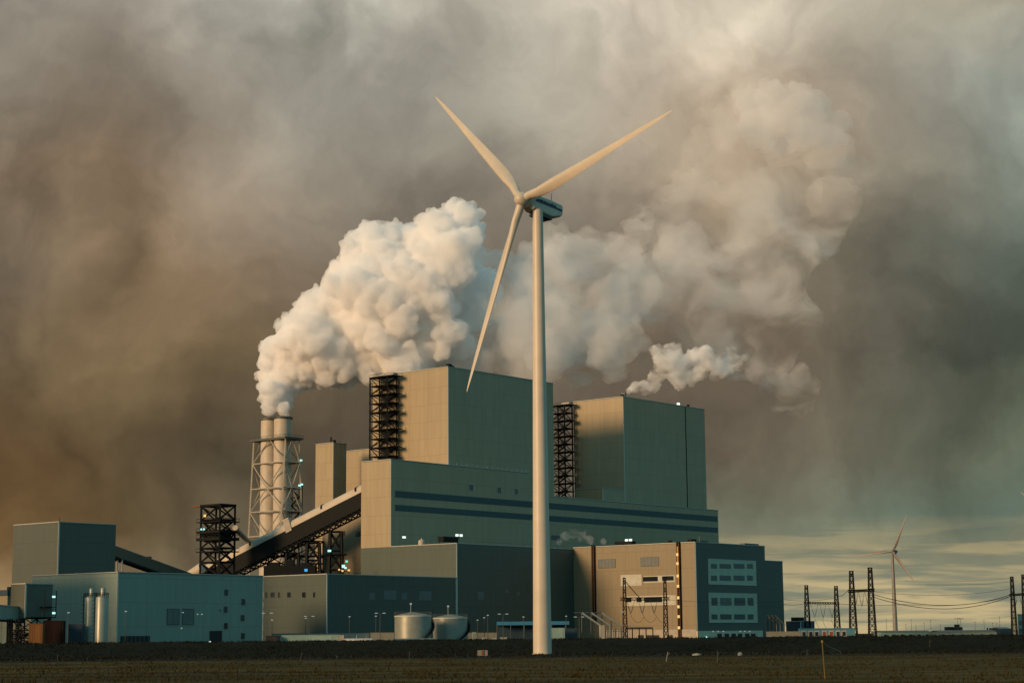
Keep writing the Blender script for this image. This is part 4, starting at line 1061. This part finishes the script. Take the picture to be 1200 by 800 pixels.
mb.add(vs, fs); tag(mb.build('ground', GM, None, True), kind='structure')

# grassy dyke between field and plant
DKM = mat('dark dyke grass', (.0095, .0112, .0065), .95, var=.35, scale=.25, spec=.05)
mb = MB(); vs = []; fs = []
prof = [(424, -.3), (430, .45), (437, 1.5), (444, 2.3), (449, 2.95), (452, 3.1), (457, 2.95), (470, -.3)]
xs = [-420 + 4 * k for k in range(211)]
for x in xs:
    for (y, z) in prof:
        n1 = noise.noise(Vector((x * .05, y * .1, 1))) * .24 + noise.noise(Vector((x * .31, y * .3, 5))) * .10
        vs.append((x, y + 2 * noise.noise(Vector((x * .02, 0, 7))), z + (n1 if z > 0 else 0)))
m_ = len(prof)
for i in range(len(xs) - 1):
    for k in range(m_ - 1): fs.append((i*m_+k, i*m_+k+1, (i+1)*m_+k+1, (i+1)*m_+k))
mb.add(vs, fs); tag(mb.build('embankment', DKM, None, True), kind='structure')

# grass tufts: stuff
def tufts(name, label, spots, hgt, m):
    mb = MB(); rr = random.Random(3)
    for (x, y, z) in spots:
        h = hgt * rr.uniform(.5, 1.25)
        for k in range(4):
            a = rr.uniform(0, 6.283); w = h * .16; lx, ly = math.cos(a), math.sin(a); l = rr.uniform(.1, .55) * h; o = rr.uniform(0, .25) * h
            bx, by = x + lx * o, y + ly * o
            mb.add([(bx - ly * w, by + lx * w, z - .05), (bx + ly * w, by - lx * w, z - .05), (bx + lx * l, by + ly * l, z + h * rr.uniform(.6, 1))], [(0, 1, 2)])
    me = bpy.data.meshes.new(name); me.from_pydata(mb.v, [], mb.f); me.materials.append(m)
    o = bpy.data.objects.new(name, me); COL.objects.link(o); return tag(o, label, 'grass', kind='stuff')
def grass_mat(name, c0, c1):
    m = bpy.data.materials.new(name); m.use_nodes = True; nt = m.node_tree; b = nt.nodes['Principled BSDF']; b.inputs['Roughness'].default_value = .9; b.inputs['Specular IOR Level'].default_value = .1
    g = nt.nodes.new('ShaderNodeNewGeometry'); r = nt.nodes.new('ShaderNodeValToRGB'); r.color_ramp.elements[0].color = (*c0, 1); r.color_ramp.elements[1].color = (*c1, 1)
    nt.links.new(g.outputs['Random Per Island'], r.inputs[0]); nt.links.new(r.outputs[0], b.inputs['Base Color']); return m
rr = random.Random(11); sp = []
for k in range(16000):
    y = 140 + 200 * rr.random() ** 1.3; x = (rr.random() * 2 - 1) * (.30 * y + 6)
    if noise.noise(Vector((x * .02, y * .16, 2))) + .35 * rr.uniform(-1, 1) < .02: continue
    sp.append((x, y, -.1))
for k in range(420):
    y = rr.uniform(165, 338); x = (rr.random() * 2 - 1) * (.30 * y + 6)
    for q in range(rr.randint(5, 16)): sp.append((x + rr.gauss(0, 1.1), y + rr.gauss(0, .6), -.02 + .12 * rr.random()))
tufts('field_grass', 'dry brown stubble and grass tufts covering the field in front', sp, .26, grass_mat('dry field grass', (.020, .017, .004), (.062, .045, .011)))
sp = []
for k in range(9000):
    x = rr.uniform(-150, 150); y = rr.uniform(426, 454)
    f = 0
    for (ya, za), (yb, zb) in zip(prof, prof[1:]):
        if ya <= y <= yb: f = za + (zb - za) * (y - ya) / (yb - ya)
    sp.append((x, y, f - .1))
for k in range(5000): sp.append((rr.uniform(-130, 130), rr.uniform(352, 424), -.12))
for k in range(2600):
    x = rr.uniform(-150, 150)
    if noise.noise(Vector((x * .12, 0, 4))) > -.1: sp.append((x, rr.uniform(448, 455), 2.95))
tufts('bank_grass', 'dark rough grass growing along the bank', sp, .5, grass_mat('dark bank grass', (.006, .008, .004), (.016, .016, .008)))

# unseen block added beyond the left edge to throw shade on the low halls
Ch = thing('shade_block', 'unseen block added beyond the left edge of the view to cast shade', 'building', (-160, 535, 0), ANG)
MB().box(-45, 0, 13, 75, 0, 38).build('wall', COAL, Ch); MB().box(-45.3, .3, 12.7, 75.3, 38.003, 38.5).build('roof', GALV, Ch)  # sides and top of the added shade block

# ================================================================ steam
import numpy as np
ICO = {}
for _s in (1, 2, 3):
    _b = bmesh.new(); bmesh.ops.create_icosphere(_b, subdivisions=_s, radius=1); _b.verts.ensure_lookup_table()
    ICO[_s] = (np.array([v.co[:] for v in _b.verts]), np.array([[v.index for v in f.verts] for f in _b.faces])); _b.free()
def puffs(name, label, lst, Y, dens, vox, seed, kids=13, disp=((9, 1.0), (3.2, .5)), kr=(.18, .48), gk=6, col=(.998, .995, .990), aniso=-.3, depth=0.0, het=None):
    rr = random.Random(seed)
    VS, FS, nv = [], [], 0
    def ball(c, r, sub):
        nonlocal nv
        tv, tf = ICO[sub]; VS.append(tv * r + np.array(c)); FS.append(tf + nv); nv += len(tv)
    for it in lst:
        px, py, r = it[:3]; Yc = Y + (it[3] if len(it) > 3 else rr.uniform(-1, 1) * depth)
        c = atY(px, py, Yc); r = r * Yc / 2177
        ball(c, r * .93, 3)
        for k in range(kids):
            d = Vector((rr.gauss(0, 1), rr.gauss(0, 1), rr.gauss(0, 1))).normalized()
            if d.y > .6: d.y = -d.y
            kc = c + d * r * rr.uniform(.72, .95); kr_ = r * rr.uniform(*kr); ball(kc, kr_, 2 if kr_ > 3 else 1)
            if kr_ * 2177 / Yc < 3.5: continue
            for g in range(gk):
                e = (d * .8 + Vector((rr.gauss(0, 1), rr.gauss(0, 1), rr.gauss(0, 1))).normalized()).normalized()
                ball(kc + e * kr_ * rr.uniform(.75, .98), kr_ * rr.uniform(.28, .5), 1)
    va, fa = np.concatenate(VS).astype(np.float32), np.concatenate(FS).astype(np.int32)
    me = bpy.data.meshes.new(name + ' cage'); me.vertices.add(len(va)); me.vertices.foreach_set('co', va.ravel())
    me.loops.add(fa.size); me.loops.foreach_set('vertex_index', fa.ravel())
    me.polygons.add(len(fa)); me.polygons.foreach_set('loop_start', np.arange(0, fa.size, 3, dtype=np.int32)); me.update(calc_edges=True)
    o = bpy.data.objects.new(name, me); COL.objects.link(o)
    md = o.modifiers.new('r', 'REMESH'); md.mode = 'VOXEL'; md.voxel_size = vox; md.adaptivity = 0
    texs = []
    for i, (sz, am) in enumerate(disp):
        tx = bpy.data.textures.new(name + str(i), 'CLOUDS'); tx.noise_scale = sz; tx.noise_depth = 4; tx.noise_basis = 'BLENDER_ORIGINAL'; texs.append(tx)
        dm = o.modifiers.new('d%d' % i, 'DISPLACE'); dm.texture = tx; dm.texture_coords = 'GLOBAL'; dm.strength = am * 2; dm.mid_level = .45
    r2 = o.modifiers.new('r2', 'REMESH'); r2.mode = 'VOXEL'; r2.voxel_size = vox * 1.05; r2.adaptivity = 0
    dg = bpy.context.evaluated_depsgraph_get(); ev = o.evaluated_get(dg)
    me2 = bpy.data.meshes.new_from_object(ev); o.modifiers.clear(); o.data = me2; bpy.data.meshes.remove(me)
    for tx in texs: bpy.data.textures.remove(tx)
    m = bpy.data.materials.new(name + ' ' + str(seed)); m.use_nodes = True; nt = m.node_tree; nt.nodes.clear()
    out = nt.nodes.new('ShaderNodeOutputMaterial'); v = nt.nodes.new('ShaderNodeVolumeScatter')
    v.inputs['Color'].default_value = (*col, 1); v.inputs['Density'].default_value = dens; v.inputs['Anisotropy'].default_value = aniso
    if het:
        tc = nt.nodes.new('ShaderNodeTexCoord'); mp = nt.nodes.new('ShaderNodeMapping'); mp.inputs['Rotation'].default_value = (0, .5, 0); mp.inputs['Scale'].default_value = (.8, 1, 1.1)
        nt.links.new(tc.outputs['Object'], mp.inputs['Vector'])
        n = nt.nodes.new('ShaderNodeTexNoise'); n.inputs['Scale'].default_value = 1 / het[0]; n.inputs['Detail'].default_value = 4; n.inputs['Roughness'].default_value = .58; n.inputs['Distortion'].default_value = .7
        nt.links.new(mp.outputs[0], n.inputs['Vector'])
        mr = nt.nodes.new('ShaderNodeMapRange'); mr.interpolation_type = 'SMOOTHSTEP'; mr.inputs['From Min'].default_value = het[1]; mr.inputs['From Max'].default_value = het[2]; mr.inputs['To Max'].default_value = dens
        nt.links.new(n.outputs['Fac'], mr.inputs['Value']); nt.links.new(mr.outputs[0], v.inputs['Density'])
        try: m.cycles.volume_step_rate = het[3]
        except Exception: pass
    nt.links.new(v.outputs[0], out.inputs['Volume'])
    me2.materials.clear(); me2.materials.append(m)
    me2.polygons.foreach_set('use_smooth', [True] * len(me2.polygons))
    tag(o, label, 'steam', kind='stuff'); return o
YS = 958
P_A = [(315, 480, 7.5), (332, 478.5, 8), (316, 472, 10), (331, 469, 12), (318, 458, 15), (331, 452, 16), (317, 442, 16), (335, 438, 20), (318, 424, 17), (338, 420, 24), (354, 432, 20), (322, 408, 17), (345, 402, 26), (370, 424, 26), (384, 440, 17)]
P_B = [(345, 384, 19), (365, 395, 30), (395, 415, 34), (362, 366, 20), (382, 358, 26), (400, 382, 38), (425, 405, 40), (440, 424, 28), (398, 330, 22), (412, 345, 30), (418, 303, 22), (430, 338, 40), (460, 378, 46), (482, 418, 36), (428, 284, 20), (445, 290, 26), (455, 322, 40), (490, 348, 46), (505, 398, 40), (475, 280, 20), (490, 298, 32), (512, 270, 24), (533, 253, 17), (545, 250, 16), (548, 272, 17), (525, 303, 36), (530, 348, 46), (455, 350, 34, -16), (472, 328, 30, -16), (438, 372, 30, -14), (488, 335, 28, -14), (448, 395, 28, -14)]
P_C = [(545, 400, 40), (562, 325, 34), (582, 308, 16), (592, 352, 40), (585, 398, 40), (552, 372, 40), (548, 320, 34), (600, 322, 26), (622, 370, 46), (640, 335, 45), (657, 296, 30), (690, 312, 36), (650, 392, 46), (700, 350, 46), (690, 402, 42), (740, 340, 40), (730, 300, 24), (716, 288, 16), (752, 254, 15), (745, 275, 17), (625, 412, 40), (720, 400, 36)]
P_D = [(780, 332, 42), (800, 300, 34), (822, 365, 48), (775, 385, 42), (862, 330, 48), (880, 288, 26), (905, 350, 46), (862, 400, 44), (930, 375, 34), (900, 400, 40), (830, 285, 40), (860, 260, 44), (920, 300, 40)]
P_E = [(866, 126, 16), (885, 112, 18), (905, 108, 18), (935, 108, 18), (955, 122, 16), (988, 142, 15), (930, 150, 45), (890, 165, 42), (965, 185, 36), (860, 205, 40), (920, 225, 50), (830, 235, 36), (870, 265, 45), (905, 240, 30), (822, 180, 30), (800, 240, 34), (850, 150, 26), (992, 205, 26), (975, 235, 34), (955, 270, 38), (780, 270, 30)]
P_F = [(795, 440, 13), (810, 438, 12), (782, 422, 14), (784, 408, 8), (826, 416, 12), (862, 424, 10), (850, 430, 12), (872, 418, 6), (731, 462, 3.2), (738, 458, 5.5), (746, 455, 7.5), (756, 454, 8.5), (766, 450, 9), (768, 442, 9), (777, 430, 10), (771, 418, 8), (770, 410, 7), (788, 432, 11), (790, 412, 10), (800, 425, 13), (815, 422, 12), (830, 424, 12), (848, 420, 11), (842, 432, 12), (820, 435, 10), (856, 412, 7)]
P_E2 = [(880, 122, 20), (905, 112, 20), (935, 114, 20), (955, 130, 20), (915, 135, 26), (985, 145, 14), (975, 160, 18), (890, 150, 26), (940, 155, 26)]
P_G = [(900, 452, 13), (912, 440, 13), (925, 455, 18), (938, 440, 14), (952, 452, 10), (945, 470, 13), (915, 470, 14), (930, 480, 12)]
puffs('steam_plume', 'bright white steam billowing out of the twin-flue stack', P_A, YS, .42, .45, 21, 20, ((4, .8), (1.6, .5), (.9, .25)), depth=6)
puffs('steam_plume', 'large cauliflower-shaped white steam cloud above the left of the plant', P_B, YS, .30, .52, 2, 26, ((9, 1.8), (3, 1.2), (1.4, .55)), depth=16, het=(13, .26, .46, .4))
puffs('steam_plume', 'greyer drifting part of the big steam cloud, behind the main turbine', P_C, YS + 18, .062, .9, 3, 20, ((14, 4.0), (4, 2.0)), depth=22, het=(30, .38, .64, .35))
puffs('steam_plume', 'faint grey drifting steam right of the main turbine', P_D, YS + 40, .034, 1.2, 4, 18, ((16, 6), (5, 2.6)), depth=25, het=(34, .44, .68, .4))
puffs('steam_plume', 'high orange-tinted steam cloud at upper right', P_E, YS + 70, .035, 1.2, 5, 18, ((14, 5), (5, 2.6)), depth=25, het=(36, .40, .66, .4))
puffs('steam_plume', 'rounded peach-lit crest of the high steam cloud at upper right', P_E2, YS + 66, .045, .9, 15, 18, ((11, 3), (4, 1.5)), depth=12)
puffs('steam_plume', 'small white steam puff rising from the second boiler house', P_F, 925, .30, .45, 6, 16, ((5, 2.0), (2, .9)), depth=5, het=(9, .38, .64, .4))
puffs('steam_plume', 'detached faint steam puff right of the second boiler house', P_G, 940, .030, .7, 7, 12, ((7, 2.6), (3, 1.2)), depth=6, het=(14, .38, .64, .4))
P_H = [(655, 634, 4), (662, 628, 5.5), (672, 624, 6), (682, 628, 6), (692, 632, 5), (706, 634, 4)]
puffs('steam_wisp', 'thin wisp of steam drifting over the dark block roof', P_H, 800, .10, .4, 8, 10, ((4, 1.4), (1.6, .6)), depth=3, het=(6, .36, .64, .4))

# ================================================================ sky: heavy broken cloud over a Nishita sky
SUN_EL, SUN_AZ = R(13.5), math.atan2(-.79, -.61)      # azimuth measured from +Y towards +X: left and behind the camera
w = bpy.data.worlds.new('World'); SC.world = w; w.use_nodes = True
nt = w.node_tree; nt.nodes.clear(); N = nt.nodes.new; L = nt.links.new
out = N('ShaderNodeOutputWorld'); bg = N('ShaderNodeBackground'); L(bg.outputs[0], out.inputs['Surface']); bg.inputs['Strength'].default_value = .1
sky = N('ShaderNodeTexSky'); sky.sky_type = 'NISHITA'; sky.sun_disc = False; sky.sun_elevation = SUN_EL; sky.sun_rotation = SUN_AZ % (2 * math.pi); sky.air_density = 1.5; sky.dust_density = 3
tc = N('ShaderNodeTexCoord')
def mth(op, a, b=None, c=None, clamp=False):
    n = N('ShaderNodeMath'); n.operation = op; n.use_clamp = clamp
    for i, x in enumerate((a, b, c)):
        if x is None: continue
        if isinstance(x, (int, float)): n.inputs[i].default_value = x
        else: L(x, n.inputs[i])
    return n.outputs[0]
def vmath(op, a, b=None, sc=None):
    n = N('ShaderNodeVectorMath'); n.operation = op
    for i, x in enumerate((a, b)):
        if x is None: continue
        if isinstance(x, tuple): n.inputs[i].default_value = x
        else: L(x, n.inputs[i])
    if sc is not None:
        if isinstance(sc, (int, float)): n.inputs['Scale'].default_value = sc
        else: L(sc, n.inputs['Scale'])
    return n.outputs['Vector']
def noi(vec, scale, det=6, rough=.55, col=False, dist=0.0):
    n = N('ShaderNodeTexNoise'); n.inputs['Scale'].default_value = scale; n.inputs['Detail'].default_value = det; n.inputs['Roughness'].default_value = rough; n.inputs['Distortion'].default_value = dist
    L(vec, n.inputs['Vector']); return n.outputs['Color' if col else 'Fac']
D0 = tc.outputs['Generated']
# domain warp so the cloud masses get billowed outlines
wv = vmath('SUBTRACT', noi(D0, 7, 5, .55, True), (.5, .5, .5)); D1 = vmath('ADD', D0, vmath('SCALE', wv, None, .10))
wv2 = vmath('SUBTRACT', noi(D0, 26, 5, .6, True), (.5, .5, .5)); D1 = vmath('ADD', D1, vmath('SCALE', wv2, None, .022))
sp = N('ShaderNodeSeparateXYZ'); L(D1, sp.inputs[0])
az = mth('ARCTAN2', sp.outputs['X'], sp.outputs['Y']); el = mth('ARCTAN2', sp.outputs['Z'], mth('SQRT', mth('ADD', mth('MULTIPLY', sp.outputs['X'], sp.outputs['X']), mth('MULTIPLY', sp.outputs['Y'], sp.outputs['Y']))))
cols_px = [0, 150, 300, 450, 600, 750, 900, 1050, 1200]
TAB = [  # row height in the sky (photo row), cloud colours from left to right
 (-60, [(150,145,135),(172,162,148),(165,164,152),(182,180,165),(208,199,182),(194,184,165),(205,193,172),(200,192,172),(160,154,136)]),
 (20,  [(148,142,130),(170,160,146),(160,159,147),(180,177,162),(208,199,182),(190,178,158),(204,192,171),(198,190,170),(158,151,132)]),
 (120, [(140,130,115),(150,138,122),(165,159,145),(160,157,144),(188,180,163),(180,165,145),(188,165,138),(160,152,138),(142,148,138)]),
 (220, [(128,112,92),(138,116,90),(165,150,130),(138,130,116),(140,132,118),(172,157,136),(176,150,120),(138,128,112),(128,138,126)]),
 (320, [(112,100,84),(128,106,78),(112,96,78),(120,110,96),(128,120,106),(135,124,108),(126,114,96),(105,100,86),(92,104,95)]),
 (420, [(98,82,62),(133,112,80),(105,88,66),(100,90,74),(108,98,82),(112,100,84),(108,96,80),(84,82,70),(75,82,72)]),
 (520, [(106,81,53),(85,70,50),(80,70,54),(84,74,60),(92,82,68),(98,88,74),(104,96,80),(106,104,88),(110,118,98)]),
 (600, [(115,88,55),(94,78,54),(88,78,60),(96,88,72),(105,98,82),(112,110,92),(118,122,102),(108,117,100),(105,122,108)]),
 (655, [(132,105,70),(110,96,72),(102,92,72),(108,98,80),(118,110,90),(128,122,100),(134,130,106),(146,138,108),(130,132,108)]),
 (700, [(158,128,90),(122,104,78),(112,100,78),(118,108,86),(128,118,95),(146,136,106),(160,146,110),(160,148,112),(152,142,110)]),
 (745, [(160,132,94),(128,108,80),(116,102,80),(122,112,90),(132,122,98),(148,136,104),(160,146,110),(158,144,108),(152,140,106)])]
AZR = R(24)
def dirof(px, py): d = ray(px, py); return math.atan2(d.x, d.y), math.atan2(d.z, math.hypot(d.x, d.y))
fac = mth('MULTIPLY_ADD', az, 1 / (2 * AZR), .5, clamp=True)
prev = None; pel = None
for row, cols in reversed(TAB):
    r = N('ShaderNodeValToRGB'); L(fac, r.inputs[0]); cr = r.color_ramp; cr.interpolation = 'B_SPLINE'
    ps = [(dirof(px, row)[0] / (2 * AZR) + .5) for px in cols_px]
    for i, (p, c) in enumerate(zip(ps, cols)):
        e = cr.elements[i] if i < 2 else cr.elements.new(p)
        e.position = p; e.color = (*s2l(c), 1)
    e0 = dirof(600, row)[1]
    if prev is None: prev = r.outputs[0]
    else:
        mr = N('ShaderNodeMapRange'); mr.interpolation_type = 'LINEAR'; L(el, mr.inputs['Value']); mr.inputs['From Min'].default_value = pel; mr.inputs['From Max'].default_value = e0
        mx = N('ShaderNodeMix'); mx.data_type = 'RGBA'; L(mr.outputs[0], mx.inputs['Factor']); L(prev, mx.inputs['A']); L(r.outputs[0], mx.inputs['B']); prev = mx.outputs['Result']
    pel = e0
front = prev
# cloud relief
n1 = noi(D1, 9, 7, .56, dist=.6); n2 = noi(D1, 30, 6, .6, dist=.4)
ms = N('ShaderNodeMapRange'); ms.interpolation_type = 'SMOOTHSTEP'; L(noi(D1, 6.5, 9, .6, dist=.4), ms.inputs['Value']); ms.inputs['From Min'].default_value = .43; ms.inputs['From Max'].default_value = .60
bl1 = mth('ABSOLUTE', mth('MULTIPLY_ADD', noi(D1, 12, 1.5, .5), 2, -1)); bl2 = mth('ABSOLUTE', mth('MULTIPLY_ADD', noi(D1, 31, 1.5, .5), 2, -1))
puff = mth('MULTIPLY', mth('ADD', mth('MULTIPLY_ADD', bl1, .55, -.10), mth('MULTIPLY_ADD', bl2, .28, -.05)), mth('MULTIPLY_ADD', ms.outputs[0], .9, .5))
lum = mth('ADD', puff, mth('ADD', mth('ADD', mth('MULTIPLY_ADD', n1, 1.05, .475), mth('MULTIPLY_ADD', n2, .34, -.17)), mth('MULTIPLY_ADD', ms.outputs[0], .20, -.09)))
front = vmath('SCALE', front, None, lum)
hue = N('ShaderNodeMix'); hue.data_type = 'RGBA'; L(noi(D1, 5, 4, .5), hue.inputs['Factor']); hue.inputs['A'].default_value = (.95, 1.0, .985, 1); hue.inputs['B'].default_value = (1.045, .99, 1.0, 1)
front = vmath('MULTIPLY', front, hue.outputs['Result'])
# thin bright and dark streaks of layer cloud low over the horizon
st = N('ShaderNodeMapping'); st.inputs['Scale'].default_value = (2.2, 2.2, 24); L(D0, st.inputs['Vector'])
s1 = noi(st.outputs[0], 5.5, 5, .55, dist=.5)
el0 = N('ShaderNodeSeparateXYZ'); L(D0, el0.inputs[0])
low = N('ShaderNodeMapRange'); L(el0.outputs['Z'], low.inputs['Value']); low.inputs['From Min'].default_value = .062; low.inputs['From Max'].default_value = .022
strk = N('ShaderNodeMapRange'); L(s1, strk.inputs['Value']); strk.inputs['From Min'].default_value = .42; strk.inputs['From Max'].default_value = .58
tl = N('ShaderNodeMix'); tl.data_type = 'RGBA'; L(strk.outputs[0], tl.inputs['Factor']); tl.inputs['A'].default_value = (*s2l((124, 129, 111)), 1); tl.inputs['B'].default_value = (*s2l((196, 177, 133)), 1)
lw = mth('MULTIPLY', low.outputs[0], .9)
rgt = N('ShaderNodeMapRange'); L(az, rgt.inputs['Value']); rgt.inputs['From Min'].default_value = R(-2); rgt.inputs['From Max'].default_value = R(6)
lw = mth('MULTIPLY', lw, rgt.outputs[0])
mxs = N('ShaderNodeMix'); mxs.data_type = 'RGBA'; L(lw, mxs.inputs['Factor']); L(front, mxs.inputs['A']); L(tl.outputs['Result'], mxs.inputs['B']); front = mxs.outputs['Result']
# behind and beside the camera: cool teal overcast with Nishita blue showing through
nb = noi(D0, 3.5, 5, .55); bc = N('ShaderNodeMix'); bc.data_type = 'RGBA'; L(nb, bc.inputs['Factor']); bc.inputs['A'].default_value = (.065, .235, .28, 1); bc.inputs['B'].default_value = (.18, .52, .61, 1)
sk = vmath('SCALE', sky.outputs['Color'], None, .1)
bk = N('ShaderNodeMix'); bk.data_type = 'RGBA'; bk.inputs['Factor'].default_value = .72; L(sk, bk.inputs['A']); L(bc.outputs['Result'], bk.inputs['B'])
aa = mth('ABSOLUTE', az); side = N('ShaderNodeMapRange'); side.interpolation_type = 'SMOOTHSTEP'; L(aa, side.inputs['Value']); side.inputs['From Min'].default_value = R(24); side.inputs['From Max'].default_value = R(60)
hi = N('ShaderNodeMapRange'); hi.interpolation_type = 'SMOOTHSTEP'; L(el, hi.inputs['Value']); hi.inputs['From Min'].default_value = R(26); hi.inputs['From Max'].default_value = R(48)
mm = mth('MAXIMUM', side.outputs[0], hi.outputs[0])
fm = N('ShaderNodeMix'); fm.data_type = 'RGBA'; L(mm, fm.inputs['Factor']); L(front, fm.inputs['A']); L(bk.outputs['Result'], fm.inputs['B'])
L(vmath('SCALE', fm.outputs['Result'], None, 10.0), bg.inputs['Color'])
try: w.cycles.sampling_method = 'MANUAL'; w.cycles.sample_map_resolution = 512
except Exception: pass

# ================================================================ sun
sd = bpy.data.lights.new('sun', 'SUN'); sd.energy = 3.4; sd.angle = R(14); sd.color = (1, .61, .32)
so = bpy.data.objects.new('sun', sd); COL.objects.link(so)
sv = Vector((math.sin(SUN_AZ) * math.cos(SUN_EL), math.cos(SUN_AZ) * math.cos(SUN_EL), math.sin(SUN_EL)))
so.rotation_euler = sv.to_track_quat('Z', 'Y').to_euler(); so.location = (-300, -200, 300)

vsn = SC.view_settings; vsn.view_transform = 'Standard'; vsn.look = 'None'; vsn.exposure = 0; vsn.gamma = 1; vsn.use_curve_mapping = False
cy_ = SC.cycles
cy_.max_bounces = 24; cy_.diffuse_bounces = 3; cy_.glossy_bounces = 2; cy_.transmission_bounces = 2; cy_.volume_bounces = 24; cy_.transparent_max_bounces = 48
cy_.caustics_reflective = False; cy_.caustics_refractive = False; cy_.use_denoising = True; cy_.sample_clamp_indirect = 6
